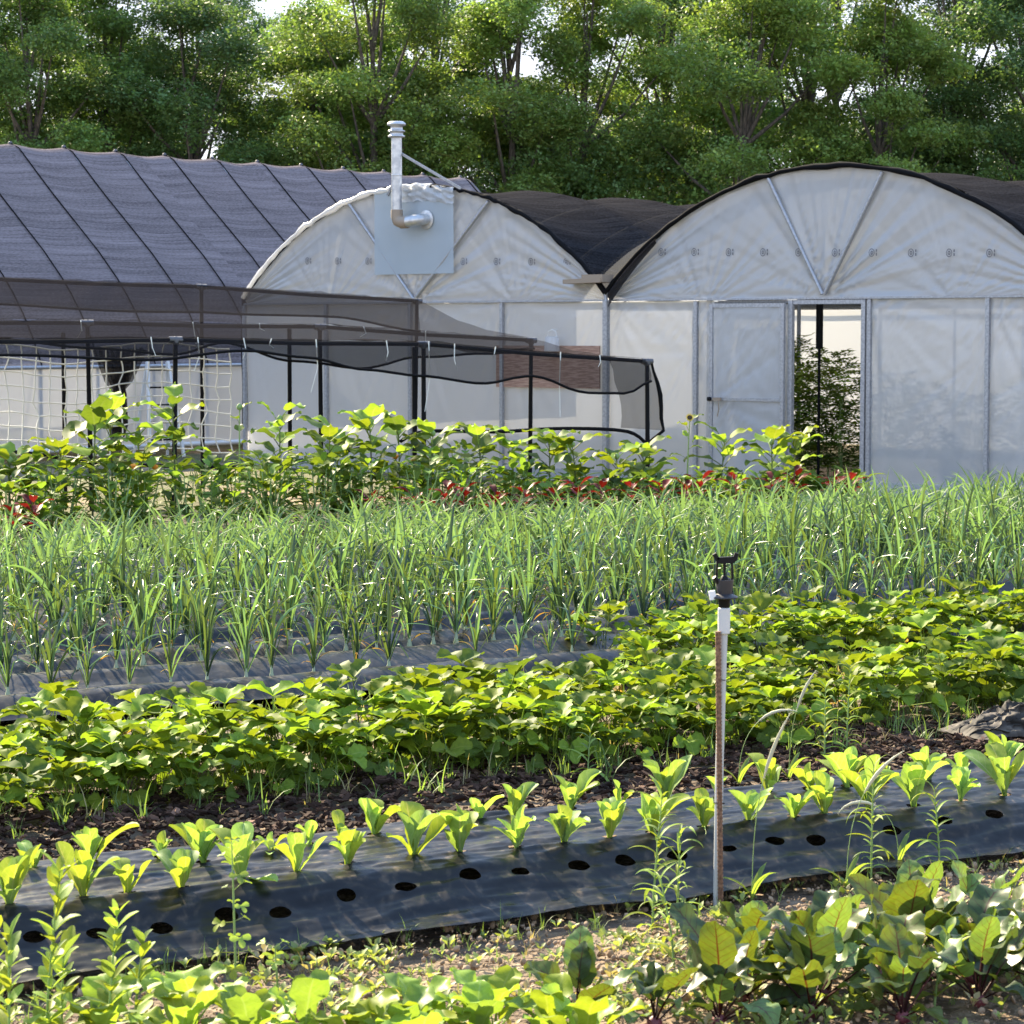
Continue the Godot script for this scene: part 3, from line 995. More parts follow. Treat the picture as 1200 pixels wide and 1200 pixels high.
	# arching grasses with pale seed heads
	var arcs := [[6.0, 8.75, 0.42, 0.9, "arching grass with a pale bristly seed head right of the sprinkler"], [5.62, 7.16, 0.36, -1.2, "arching pale seed grass at the film edge behind the beets"], [5.28, 7.02, 0.5, 0.5, "tall thin seed grass right of the sprinkler pole"], [4.9, 7.06, 0.6, 0.25, "tallest thin seed grass just beside the sprinkler pole"], [6.3, 8.8, 0.45, 0.3, "seed grass with a dark brownish head before the strawberries"]]
	for a in arcs:
		var p := rn(a[0], a[1])
		p.y = ground_height(p) - 0.01
		var t := thing("seed_grass", a[4], "grass", p, 0, "seed grasses")
		var path := []
		var q := Vector3.ZERO
		for j in 15:
			path.append(q)
			var ang: float = a[3] * 2.2 * pow(j / 14.0, 1.8)
			q += Vector3(sin(ang), cos(ang), 0.1) * a[2] / 12.0
		var s := Shape.new()
		s.tube(path.slice(0, 11), [0.0022, 0.0018, 0.0015], 5)
		put(t, "stalk", s.mesh(), M.stem_green)
		s = Shape.new()
		s.tube(path.slice(9, 15), [0.0025, 0.006, 0.007, 0.006, 0.004, 0.001], 7)
		for j in 60:
			var k := 9 + j % 5
			var at: Vector3 = path[k].lerp(path[k + 1], rng.randf())
			s.tube([at, at + Vector3(rf(-1, 1), rf(-1, 1), rf(-1, 1)).normalized() * 0.014], [0.0006, 0.0003], 3, Color.WHITE, false)
		put(t, "seed_head", s.mesh(), M.seed_head)
		for j in 3:
			put(t, "blade", narrow[j], M.weed_leaf[j], place(j * 2.1 + 0.5, 0.4, 1.6, Vector3(0, 0.01, 0)))
	# sprinkler on its stake
	var sp := rn(4.76, 7.07)
	sp.y = ground_height(sp)
	var t := thing("sprinkler", "white riser pipe tied to a rusty bar with a black impact sprinkler on top", "sprinkler", sp)
	var s := Shape.new()
	s.tube([Vector3(0.0, -0.05, 0), Vector3(0.006, 0.5, 0), Vector3(0.018, 1.0, 0)], [0.0145, 0.0145, 0.0145], 14)
	put(t, "pipe", s.mesh(), mat("weathered_pipe", lin(0.44, 0.44, 0.42), 0.5))
	s = Shape.new()
	s.lathe(Vector3(0.018, 0.94, 0), [[0.0147, -0.002], [0.0205, 0.0], [0.0215, 0.004], [0.0215, 0.085], [0.0205, 0.089], [0.0147, 0.091]], 16)
	put(t, "coupling", s.mesh(), mat("weathered_coupling", lin(0.55, 0.55, 0.53), 0.5))
	s = Shape.new()
	var bar := []
	var rad_ := []
	for j in 161:
		bar.append(Vector3(0.012 - 0.016 * j / 160.0, -0.05 + j * 1.0 / 160.0, 0.022))
		rad_.append(0.0085 if j % 2 else 0.0110)
	s.tube(bar, rad_, 9)
	put(t, "rusty_bar", s.mesh(), M.rebar)
	s = Shape.new()
	for y in [0.35, 0.78]:
		s.tube([Vector3(-0.014, y, 0.008), Vector3(0.0, y + 0.004, 0.028), Vector3(0.022, y, 0.018), Vector3(0.012, y, -0.018), Vector3(-0.012, y - 0.003, -0.010), Vector3(-0.014, y, 0.008)], [0.0018], 5)
	put(t, "tie_wire", s.mesh(), M.black_pipe)
	var hd := Node3D.new()
	hd.name = "sprinkler_head"
	hd.position = Vector3(0.019, 1.035, 0)
	hd.scale = Vector3.ONE * 1.25
	t.add_child(hd)
	s = Shape.new()
	s.lathe(Vector3.ZERO, [[0.010, -0.01], [0.016, 0.0], [0.016, 0.018], [0.021, 0.02], [0.021, 0.032], [0.014, 0.036], [0.016, 0.06], [0.012, 0.075], [0.007, 0.085], [0.0, 0.086]], 14)
	s.tube([Vector3(0, 0.05, 0), Vector3(-0.014, 0.064, 0.008), Vector3(-0.03, 0.082, 0.016)], [0.010, 0.008, 0.006], 10)
	s.tube([Vector3(0.0, 0.05, 0), Vector3(0.018, 0.06, -0.004)], [0.009, 0.007], 10)
	put(hd, "body", s.mesh(), M.black_plastic)
	s = Shape.new()
	s.tube([Vector3(-0.018, 0.025, 0), Vector3(-0.022, 0.08, 0), Vector3(-0.020, 0.125, 0), Vector3(0.0, 0.132, 0), Vector3(0.020, 0.125, 0), Vector3(0.022, 0.08, 0), Vector3(0.018, 0.025, 0)], [0.0036], 8)
	s.tube([Vector3(0, 0.084, 0), Vector3(0, 0.135, 0)], [0.0035, 0.005], 8)
	put(hd, "bridge", s.mesh(), M.black_plastic)
	s = Shape.new()
	s.box(Vector3(0.004, 0.128, 0), Vector3(0.048, 0.018, 0.016), Basis(Vector3.BACK, 0.05))
	s.box(Vector3(-0.024, 0.137, 0.0), Vector3(0.012, 0.020, 0.016), Basis(Vector3.BACK, 0.5))
	s.box(Vector3(0.030, 0.137, 0.0), Vector3(0.012, 0.022, 0.014), Basis(Vector3.BACK, -0.4))
	put(hd, "hammer_arm", s.mesh(), M.black_plastic)
	s = Shape.new()
	s.lathe(Vector3(0, 0.028, 0), [[0.012, 0.0], [0.036, -0.006], [0.038, -0.003], [0.036, 0.0], [0.014, 0.010]], 18)
	s.lathe(Vector3(0, 0.028, 0), [[0.020, 0.004], [0.026, 0.045], [0.024, 0.046], [0.018, 0.008]], 14)
	put(hd, "collar", s.mesh(), mat("grey_plastic", lin(0.025, 0.025, 0.03), 0.45))
	s = Shape.new()
	s.box(Vector3(-0.034, 0.032, 0.012), Vector3(0.018, 0.024, 0.018), Basis(Vector3.BACK, 0.2))
	put(hd, "deflector", s.mesh(), M.white_plastic)
	# crumpled ground cloth at the right
	var f := FastNoiseLite.new()
	f.seed = 66
	f.frequency = 2.2
	f.fractal_octaves = 3
	f.fractal_type = FastNoiseLite.FRACTAL_RIDGED
	var pts := PackedVector3Array()
	for y in 71:
		for x in 91:
			var a := x / 90.0
			var b := y / 70.0
			var env := pow(sin(a * PI) * sin(b * PI), 0.6)
			var p := ROW * (a - 0.5) * 0.85 + AWAY * (b - 0.5) * 0.36
			var crumple := absf(f.get_noise_2d(a * 1.1 + b * 0.5, b * 0.7 - a * 0.3)) * 0.07 + (f.get_noise_2d(a * 1.2 + b * 2.6, 9.0 + b * 0.3)) * 0.022
			p.y = 0.012 + env * (0.05 + 0.06 * a + crumple)
			p += ROW * f.get_noise_2d(b * 1.4, a * 0.6 + 40.0) * 0.05 * env + AWAY * f.get_noise_2d(a * 1.5, b + 80.0) * 0.05
			pts.append(p)
	s = Shape.new()
	s.sheet(pts, 91)
	var cloth := put(self, "crumpled_cloth", s.mesh(), M.tarp, Transform3D(Basis.IDENTITY, rn(8.08, 9.28, 0.0)))
	tag(cloth, "crumpled weathered ground cloth lying at the right edge of the path", "cloth")


# ---------- the net cage ----------
func span_sheet(rows: Array, cols: int) -> ArrayMesh:
	# rows of Vector3 arrays of the same length joined into one sheet
	var pts := PackedVector3Array()
	for r in rows:
		for p in r:
			pts.append(p)
	var s := Shape.new()
	s.sheet(pts, cols)
	return s.mesh()


func poly_at(line: Array, q: float) -> Vector3:
	var x := clampf(q, 0, 1) * (line.size() - 1)
	var k := mini(int(x), line.size() - 2)
	return (line[k] as Vector3).lerp(line[k + 1], x - k)


func build_cage() -> void:
	rng.seed = 210
	var f := FastNoiseLite.new()
	f.seed = 12
	f.frequency = 0.9
	var at := rn(12.08, 23.6)
	var t := thing("net_cage", "crop cage of black posts and rails draped with rolled up black netting", "net cage", at)
	var w := func(r: float, n: float, y: float) -> Vector3: return rn(r, n, y) - at
	# [r, n, height] of the posts in the three lines
	var rows := [[[6.44, 23.6, 1.87], [9.26, 23.6, 1.88], [12.08, 23.6, 1.83], [14.90, 23.6, 1.63]], [[6.44, 26.24, 2.08], [9.26, 26.24, 2.06], [12.08, 26.24, 2.02], [14.90, 26.24, 1.86]], [[9.0, 29.2, 2.60], [11.85, 29.3, 2.53], [14.90, 29.3, 2.37]]]
	var tops := []
	for k in 3:
		var line := []
		for e in rows[k]:
			var s := Shape.new()
			var lean := rf(-0.05, 0.05)
			s.tube([w.call(e[0] + lean, e[1], -0.1), w.call(e[0] + lean * 0.4, e[1], e[2] * 0.5), w.call(e[0], e[1], e[2])], [0.028, 0.026, 0.024], 8)
			put(t, "post", s.mesh(), M.black_pipe)
			line.append(w.call(e[0], e[1], e[2]))
			s = Shape.new()
			s.lathe(w.call(e[0], e[1], e[2] - 0.05), [[0.028, 0.0], [0.038, 0.01], [0.04, 0.05], [0.036, 0.075], [0.0, 0.085]], 10)
			s.tube([w.call(e[0] - 0.07, e[1], e[2]), w.call(e[0] + 0.07, e[1], e[2])], [0.034], 8)
			put(t, "pipe_fitting", s.mesh(), M.pole_steel)
		tops.append(line)
		for j in line.size() - 1:
			var s := Shape.new()
			s.tube([line[j], (line[j] + line[j + 1]) / 2 - Vector3(0, 0.015, 0), line[j + 1]], [0.022], 8)
			put(t, "rail", s.mesh(), M.black_pipe)
	for e in [[9.55, 27.9, 1.95], [12.3, 27.6, 2.0], [12.02, 23.7, 1.8]]:
		var s := Shape.new()
		s.tube([w.call(e[0], e[1], -0.1), w.call(e[0], e[1], e[2])], [0.026], 8)
		put(t, "post", s.mesh(), M.black_pipe)
	# netting over the top, sagging between the rails
	for k in 2:
		var sheets := []
		for y in 9:
			var line := []
			for x in 49:
				var a: Vector3 = poly_at(tops[k], x / 48.0)
				var b: Vector3 = poly_at(tops[k + 1], x / 48.0)
				var q := y / 8.0
				var p := a.lerp(b, q)
				p.y += 0.03 - 0.16 * sin(q * PI) * (0.6 + 0.8 * f.get_noise_2d(x * 0.06, k * 9.0)) + 0.03 * f.get_noise_2d(x * 0.4, y * 0.7)
				line.append(p)
			sheets.append(line)
		put(t, "top_net", span_sheet(sheets, 49), M.black_net)
	# rolled up side nets: hang from the rails, ending in a heavy hem that swags
	var hangs := [[0, [[0.0, 0.20], [0.12, 0.16], [0.30, 0.22], [0.42, 0.12], [0.5, 0.18], [0.58, 0.30], [0.66, 0.36], [0.74, 0.40], [0.82, 0.28], [0.90, 0.42], [0.96, 0.40], [1.0, 0.24]], 0.0], [1, [[0.0, 0.26], [0.2, 0.20], [0.34, 0.3], [0.45, 0.36], [0.52, 0.22], [0.62, 0.42], [0.72, 0.48], [0.82, 0.30], [0.92, 0.22], [1.0, 0.12]], 0.0], [2, [[0.0, 0.32], [0.3, 0.36], [0.55, 0.34], [0.8, 0.30], [1.0, 0.42]], 0.0]]
	for h in hangs:
		var line: Array = tops[h[0]]
		var sheets := [[], [], [], [], []]
		var hem := []
		for x in 73:
			var q := x / 72.0
			var k := 0
			while k < h[1].size() - 2 and h[1][k + 1][0] < q:
				k += 1
			var drop: float = lerpf(h[1][k][1], h[1][k + 1][1], smoothstep(0, 1, (q - h[1][k][0]) / (h[1][k + 1][0] - h[1][k][0])))
			var a: Vector3 = poly_at(line, q)
			for y in 5:
				var d := y / 4.0
				var p := a + Vector3(0, 0.02 - drop * d, 0) - AWAY * (0.03 + 0.06 * d + 0.05 * f.get_noise_2d(x * 0.9, y * 0.35 + h[0] * 20))
				sheets[y].append(p)
			hem.append(sheets[4][x] - AWAY * 0.004)
		put(t, "side_net", span_sheet(sheets, 73), M.black_net)
		var s := Shape.new()
		s.tube(hem, [0.015], 7)
		put(t, "hem", s.mesh(), M.cut_rope)
	# end net sweeping down from the last posts to the right, with its hem pipe
	var end := rn(14.90, 23.6, 1.63) - at
	var sheets := []
	for y in 7:
		var q := y / 6.0
		var line := []
		for x in 9:
			var d := x / 8.0
			var p := end.lerp(end + AWAY * 0.9, d) + ROW * (0.05 + 0.16 * sin(q * 1.9)) + Vector3(0, -q * 0.80 + 0.02, 0)
			p += ROW * 0.04 * f.get_noise_2d(x * 0.8, y * 0.8)
			line.append(p)
		sheets.append(line)
	put(t, "end_net", span_sheet(sheets, 9), M.black_net)
	var s := Shape.new()
	var tail := []
	for y in 7:
		tail.append(sheets[y][0])
	tail.append(end + Vector3(0, -0.95, 0) - ROW * 0.02)
	s.tube(tail, [0.014, 0.016, 0.022, 0.028, 0.024, 0.022, 0.02], 7)
	put(t, "hem", s.mesh(), M.cut_rope)
	# the lower hose along the front, dipping and rising
	for pts in [[[11.75, 23.5, 0.80], [12.06, 23.52, 0.90], [12.9, 23.5, 0.88], [13.7, 23.5, 0.90], [14.45, 23.5, 0.87], [14.72, 23.5, 0.80], [14.92, 23.5, 0.62]], [[6.6, 23.5, 0.86], [7.6, 23.5, 0.78], [8.4, 23.5, 0.66], [9.3, 23.5, 0.60], [10.2, 23.5, 0.58], [10.9, 23.5, 0.68], [11.3, 23.5, 0.74]]]:
		var path := []
		for e in pts:
			path.append(w.call(e[0], e[1], e[2]))
		var c := Curve3D.new()
		for k in path.size():
			var d: Vector3 = (path[mini(k + 1, path.size() - 1)] - path[maxi(k - 1, 0)]) / 6.0
			c.add_point(path[k], -d, d)
		var fine := []
		for k in 41:
			fine.append(c.sample_baked(c.get_baked_length() * k / 40.0))
		s = Shape.new()
		s.tube(fine, [0.02], 8)
		put(t, "hose", s.mesh(), M.cut_rope)
	# gathered net hanging like a bundle
	s = Shape.new()
	for k in 9:
		var a := k * 0.7
		var top: Vector3 = w.call(9.6 + k * 0.07, 26.9, 1.76)
		var mid: Vector3 = w.call(9.86 + 0.04 * sin(a), 26.9 + 0.04 * cos(a), 1.25)
		s.tube([top, top.lerp(mid, 0.55) + Vector3(0, -0.06, 0), mid, mid + Vector3(0.02 * sin(a), -0.35, 0), mid + Vector3(-0.03, -0.62, 0)], [0.05, 0.055, 0.05, 0.045, 0.01], 7)
	put(t, "gathered_net", s.mesh(), M.black_net)
	# string ties on the rails
	for k in 16:
		var line: Array = tops[0 if k < 11 else 1]
		var p := poly_at(line, 0.3 + 0.66 * fposmod(k * 0.618, 1.0))
		var l := rf(0.15, 0.75) if k % 2 else rf(0.05, 0.2)
		s = Shape.new()
		s.tube([p + Vector3(0, 0.03, 0) - AWAY * 0.05, p + Vector3(rf(-0.03, 0.03), -l * 0.5, 0) - AWAY * 0.06, p + Vector3(rf(-0.06, 0.06), -l, 0) - AWAY * 0.05], [0.006, 0.005, 0.004], 5)
		put(t, "string_tie", s.mesh(), M.white_string)
	# the white trellis netting
	var tat := rn(8.3, 26.5)
	var tr := thing("trellis_net", "white string trellis netting hanging inside the net cage at the left edge", "trellis net", tat)
	var cols := 22
	var lines := 9
	var cell := func(i: int, j: int) -> Vector3:
		var r := 7.6 + i * 0.165 + 0.035 * f.get_noise_2d(i * 3.3, j * 0.9) * (1.0 + j * 0.3)
		var sag := 0.04 * sin(i * 0.5) + 0.03 * f.get_noise_2d(i * 1.1, j * 2.0 + 50)
		return rn(r, 26.5 + 0.03 * f.get_noise_2d(i, j), 1.80 - j * 0.15 + sag) - tat
	for i in cols:
		var path := []
		for j in lines * 2 - 1:
			path.append((cell.call(i, j / 2) as Vector3).lerp(cell.call(i, (j + 1) / 2), 0.5) + ROW * 0.012 * f.get_noise_2d(i * 5.0, j * 3.0))
		s = Shape.new()
		s.tube(path, [0.0075], 4, Color.WHITE, false)
		put(tr, "upright_string", s.mesh(), M.white_string)
	for j in lines:
		var path := []
		for i in cols:
			path.append(cell.call(i, j))
		s = Shape.new()
		s.tube(path, [0.0075], 4, Color.WHITE, false)
		put(tr, "level_string", s.mesh(), M.white_string)


# ---------- greenhouses ----------
const EAVE := 2.45
const APEX := 3.95


func arc_y(x: float, width: float) -> float:
	var h := width / 2
	var rise := APEX - EAVE
	var rad := (h * h + rise * rise) / (2 * rise)
	return APEX - rad + sqrt(maxf(rad * rad - (x - h) * (x - h), 0.0))


var crease := FastNoiseLite.new()


# folds of stretched film that fan out from where it is clamped
func film_fold(x: float, y: float, pins: Array) -> float:
	var d := crease.get_noise_2d(x * 0.4, y * 0.3) * 0.010
	for p in pins:
		var dx: float = x - p[0]
		var dy: float = y - p[1]
		var r := sqrt(dx * dx + dy * dy)
		if r < 2.2 and r > 0.001:
			var a := atan2(dy, dx)
			d += p[2] * (0.35 - absf(crease.get_noise_2d(a * p[3] + p[0] * 31.0, p[1] * 7.0 + r * 0.08))) * 1.9 * exp(-r / 0.9) * smoothstep(0.0, 0.25, r)
	return d


func film_panel(x0: float, x1: float, y0: float, top: Callable, pins: Array, z: float, dx := 0.04, rows := 40) -> ArrayMesh:
	var cols := int((x1 - x0) / dx) + 2
	var pts := PackedVector3Array()
	for j in rows + 1:
		for i in cols:
			var x := lerpf(x0, x1, i / (cols - 1.0))
			var y := lerpf(y0, top.call(x), j / float(rows))
			pts.append(Vector3(x, y, z + film_fold(x, y, pins)))
	var s := Shape.new()
	s.sheet(pts, cols)
	return s.mesh()


func bar(t: Node, called: String, a: Vector3, b: Vector3, r: float, m: Material) -> MeshInstance3D:
	var s := Shape.new()
	s.tube([a, b], [r], 8)
	return put(t, called, s.mesh(), m)


func square_bar(t: Node, called: String, a: Vector3, b: Vector3, w: float, m: Material, depth := 0.0) -> MeshInstance3D:
	var s := Shape.new()
	var d := (b - a)
	var y := d.normalized()
	var z := Vector3.BACK if absf(y.z) < 0.9 else Vector3.UP
	var x := y.cross(z).normalized()
	s.box((a + b) / 2, Vector3(w, d.length(), depth if depth > 0 else w), Basis(x, y, x.cross(y)))
	return put(t, called, s.mesh(), m)


func arch_path(width: float, z: float, up: float, x0 := 0.0, x1 := 1.0, n := 33) -> Array:
	var out := []
	for k in n:
		var x := lerpf(x0, x1, k / (n - 1.0)) * width
		out.append(Vector3(x, arc_y(x, width) + up, z))
	return out


func roof_sheet(width: float, z0: float, z1: float, up: float, hoop: float, overhang: float, seed_: int) -> ArrayMesh:
	var pts := PackedVector3Array()
	var uvs := PackedVector2Array()
	var rows := 61
	var cols := 41
	var f := FastNoiseLite.new()
	f.seed = seed_
	f.frequency = 0.4
	for j in rows:
		var z := lerpf(z0, z1, j / (rows - 1.0))
		var between := absf(sin((z0 - z) / hoop * PI))
		for i in cols:
			var x := width * i / (cols - 1.0)
			var y := arc_y(x, width) + up - 0.085 * between + 0.02 * f.get_noise_2d(x * 2, z * 2)
			if i == 0 or i == cols - 1:
				y -= overhang
			pts.append(Vector3(x, y, z))
			uvs.append(Vector2(z, x * 1.15))
	var s := Shape.new()
	s.sheet(pts, cols, uvs)
	return s.mesh()


func print_mark(s: Shape, at: Vector3) -> void:
	# the film maker's round mark with two ticks beside it, printed flat
	for ring in [[0.050, 0.040], [0.024, 0.016]]:
		var first := s.v.size()
		for k in 18:
			var a := TAU * k / 18
			s.vert(at + Vector3(cos(a) * ring[0] * 0.8, sin(a) * ring[0], 0))
			s.vert(at + Vector3(cos(a) * ring[1] * 0.8, sin(a) * ring[1], 0))
		for k in 18:
			var a := first + k * 2
			var b := first + (k + 1) % 18 * 2
			s.quad(a, b, b + 1, a + 1)
	for e in [[0.0, 0.0, 0.008, 0.05], [0.066, 0.024, 0.016, 0.03], [0.066, -0.020, 0.016, 0.034]]:
		var a := s.vert(at + Vector3(e[0] - e[2] / 2, e[1] - e[3] / 2, 0))
		s.vert(at + Vector3(e[0] - e[2] / 2, e[1] + e[3] / 2, 0))
		s.vert(at + Vector3(e[0] + e[2] / 2, e[1] + e[3] / 2, 0))
		s.vert(at + Vector3(e[0] + e[2] / 2, e[1] - e[3] / 2, 0))
		s.quad(a, a + 1, a + 2, a + 3)


func bay(u0: float, width: float, label: String, struts: Array, mark_from: float, mark_step: float, marks: int, deep: float, covered: float) -> Node3D:
	var t := thing("greenhouse", label, "greenhouse", HOUSE_AT + Vector3(0.7756, 0, 0.6312) * u0, HOUSE_TURN, "arched film greenhouses")
	# front gable
	var pins := [[struts[2], 2.40, 0.075, 5.5], [struts[2] - 1.7 - 0.1 * marks + 0.9, 2.25, 0.03, 6.0], [struts[2] + 1.8, 2.28, 0.035, 6.0], [-0.15, 2.35, 0.08, 8.0], [width + 0.15, 2.35, 0.08, 8.0]]
	put(t, "gable_film", film_panel(0.02, width - 0.02, 2.37, func(x): return maxf(arc_y(x, width), 2.40), pins, 0.0, 0.035, 44), M.poly_film)
	var s := Shape.new()
	print_mark(s, Vector3.ZERO)
	var printed := s.mesh()
	for k in marks:
		var x := mark_from + k * mark_step
		var y := 2.98 - 0.012 * k
		put(t, "print_mark", printed, M.print_ink, Transform3D(Basis.IDENTITY, Vector3(x, y, film_fold(x, y, pins) + 0.022)))
	# back gable and film down both long sides
	put(t, "back_film", film_panel(0.02, width - 0.02, 0.0, func(x): return arc_y(x, width), [], -deep, 0.2, 12), M.poly_film)
	# arches, posts along the gutter
	for k in int(deep / 2.29) + 1:
		s = Shape.new()
		s.tube(arch_path(width, -0.06 - k * 2.29, -0.05), [0.028], 8)
		put(t, "arch", s.mesh(), M.galvanised)
		if k > 0:
			bar(t, "post", Vector3(width - 0.03, 0, -0.06 - k * 2.29), Vector3(width - 0.03, EAVE, -0.06 - k * 2.29), 0.03, M.galvanised)
			bar(t, "tie_bar", Vector3(0, EAVE - 0.1, -0.06 - k * 2.29), Vector3(width, EAVE - 0.1, -0.06 - k * 2.29), 0.02, M.galvanised)
	if covered < deep:
		put(t, "roof_film", roof_sheet(width, -covered, -deep, 0.05, 2.29, 0.05, 3), M.poly_film)
	put(t, "shade_cloth", roof_sheet(width, 0.06, -covered, 0.05, 2.29, 0.05, int(u0 * 10) + 50), M.shade_cloth)
	# struts in a V and the eave rail
	bar(t, "strut", Vector3(struts[2], 2.42, 0.05), Vector3(struts[0], arc_y(struts[0], width) - 0.02, 0.05), 0.026, M.galvanised)
	bar(t, "strut", Vector3(struts[2] + 0.03, 2.42, 0.05), Vector3(struts[1], arc_y(struts[1], width) - 0.02, 0.05), 0.026, M.galvanised)
	square_bar(t, "eave_rail", Vector3(0.0, 2.37, 0.03), Vector3(width, 2.37, 0.03), 0.024, M.galvanised, 0.045)
	return t


func rim(t: Node, called: String, width: float, x0: float, x1: float, r: float, m: Material, z := 0.06) -> void:
	var path := arch_path(width, z, 0.02, x0, x1, 41)
	for k in path.size():
		path[k] += Vector3(0, crease.get_noise_2d(k * 3.1, 7.0) * 0.03, crease.get_noise_2d(k * 2.3, 99.0) * 0.02)
	var rad := []
	for k in path.size():
		rad.append(r * (1.0 + 0.5 * crease.get_noise_2d(k * 4.0, 30.0)))
	var s := Shape.new()
	s.tube(path, rad, 7)
	put(t, called, s.mesh(), m)


func build_houses() -> void:
	crease.seed = 5
	crease.frequency = 0.9
	crease.fractal_octaves = 2
	var W1 := 6.66
	var a := bay(-6.66, W1, "arched film greenhouse with a stove pipe on its gable, behind the net cage", [2.12, 4.68, 3.33], 1.28, 0.585, 9, 11.45, 8.0)
	rim(a, "film_edge", W1, 0.0, 0.55, 0.036, M.poly_film)
	rim(a, "cloth_edge", W1, 0.55, 1.0, 0.03, M.cut_rope)
	for e in [[0.02, 1.65], [1.65, 3.25], [3.25, 4.90], [4.90, 6.62]]:
		put(a, "wall_film", film_panel(e[0], e[1], 0.05, func(_x): return 2.355, [[e[0], 2.36, 0.03, 5.0], [e[1], 2.36, 0.022, 5.0]], 0.0), M.poly_film)
	for x in [0.0, 1.65, 3.25, 4.90]:
		square_bar(a, "wall_post", Vector3(x, 0.0, 0.035), Vector3(x, 2.35, 0.035), 0.05, M.galvanised)
	put(a, "side_film", side_film(0.02, 11.4), M.poly_film)
	var hang := PackedVector3Array()
	for j in 9:
		for i in 40:
			hang.append(Vector3(-0.05 + 0.03 * crease.get_noise_2d(i * 0.3, j * 0.4), 0.55 + 1.92 * j / 8.0, 0.05 - 8.0 * i / 39.0))
	var hs := Shape.new()
	hs.sheet(hang, 40)
	put(a, "side_shade_cloth", hs.mesh(), M.shade_cloth)
	square_bar(a, "base_board", Vector3(0, 0.07, 0.03), Vector3(W1, 0.07, 0.03), 0.16, M.base_board, 0.03)
	# gutter end between the two bays and its bracket
	var s := Shape.new()
	s.box(Vector3(6.40, 2.60, 0.10), Vector3(0.62, 0.012, 0.26), Basis(Vector3.BACK, 0.02))
	s.box(Vector3(6.56, 2.655, 0.10), Vector3(0.34, 0.10, 0.24))
	s.box(Vector3(6.40, 2.625, 0.225), Vector3(0.62, 0.055, 0.012), Basis(Vector3.BACK, 0.02))
	put(a, "gutter", s.mesh(), M.rust_metal)
	s = Shape.new()
	s.tube([Vector3(6.66, 2.25, 0.05), Vector3(6.66, 2.45, 0.05), Vector3(6.56, 2.58, 0.06)], [0.03, 0.028, 0.022], 8)
	s.tube([Vector3(6.66, 2.42, 0.05), Vector3(6.74, 2.58, 0.06)], [0.026, 0.02], 8)
	put(a, "gutter_bracket", s.mesh(), M.galvanised)
	square_bar(a, "corner_post", Vector3(6.66, 0, 0.04), Vector3(6.66, 2.36, 0.04), 0.07, M.galvanised)
	# sheet around the flue
	var pts := PackedVector3Array()
	for j in 17:
		for i in 15:
			var x := lerpf(2.63, 4.08, i / 14.0)
			var y := lerpf(2.76, 3.93, j / 16.0)
			pts.append(Vector3(x, minf(y, arc_y(x, W1) + 0.05), 0.075 + 0.01 * crease.get_noise_2d(x * 2, y * 2)))
	s = Shape.new()
	s.sheet(pts, 15)
	put(a, "flue_sheet", s.mesh(), M.clear_sheet)
	s = Shape.new()
	pts = PackedVector3Array()
	for j in 9:
		for i in 25:
			var x := lerpf(3.15, 4.1, i / 24.0)
			pts.append(Vector3(x, arc_y(x, W1) + 0.04 - j * 0.028 + 0.03 * crease.get_noise_2d(x * 6, j * 0.6), 0.10 + 0.05 * crease.get_noise_2d(x * 5, j * 0.5 + 60)))
	s.sheet(pts, 25)
	put(a, "film_flap", s.mesh(), M.poly_film)
	# stove pipe: comes out of the sheet, turns along it, then turns up
	var c := thing("stove_pipe", "galvanised stove pipe with cap rising above the greenhouse gable", "stove pipe", HOUSE_AT + Vector3(0.7756, 0, 0.6312) * -6.44, HOUSE_TURN)
	s = Shape.new()
	s.tube([Vector3(3.38, 3.50, 0.08), Vector3(3.38, 3.50, 0.18), Vector3(3.34, 3.49, 0.25), Vector3(3.26, 3.48, 0.27), Vector3(3.10, 3.46, 0.28)], [0.078], 16)
	put(c, "level_pipe", s.mesh(), M.stove_pipe)
	s = Shape.new()
	s.tube([Vector3(3.20, 3.465, 0.275), Vector3(3.10, 3.462, 0.28), Vector3(3.035, 3.485, 0.28), Vector3(3.01, 3.55, 0.28), Vector3(3.01, 3.64, 0.28)], [0.083, 0.084, 0.084, 0.084, 0.083], 16)
	put(c, "elbow", s.mesh(), M.rust_metal)
	s = Shape.new()
	s.lathe(Vector3(3.01, 3.6, 0.28), [[0.072, 0.0], [0.072, 0.5], [0.077, 0.505], [0.077, 0.52], [0.072, 0.525], [0.072, 1.06]], 18)
	put(c, "upright_pipe", s.mesh(), M.stove_pipe)
	s = Shape.new()
	s.lathe(Vector3(3.01, 4.62, 0.28), [[0.072, 0.0], [0.115, 0.01], [0.118, 0.03], [0.09, 0.04], [0.09, 0.075], [0.118, 0.085], [0.118, 0.10], [0.085, 0.11], [0.085, 0.165], [0.125, 0.17], [0.13, 0.195], [0.09, 0.225], [0.0, 0.23]], 20)
	put(c, "cap", s.mesh(), M.stove_pipe)
	s = Shape.new()
	s.lathe(Vector3(3.38, 3.50, 0.09), [[0.078, 0.012], [0.13, 0.008], [0.13, 0.0], [0.078, 0.0]], 20, Basis(Vector3.RIGHT, PI / 2))
	put(c, "flange", s.mesh(), M.stove_pipe)
	square_bar(c, "brace", Vector3(3.03, 4.42, 0.24), Vector3(4.0, 3.90, 0.08), 0.035, M.galvanised, 0.012)
	square_bar(c, "brace", Vector3(2.98, 4.12, 0.24), Vector3(2.66, 3.86, 0.08), 0.035, M.galvanised, 0.012)
	# board and jug on the wall
	s = Shape.new()
	s.box(Vector3.ZERO, Vector3(1.75, 0.56, 0.02))
	var place_at := Transform3D(Basis(Vector3.UP, HOUSE_TURN), HOUSE_AT)
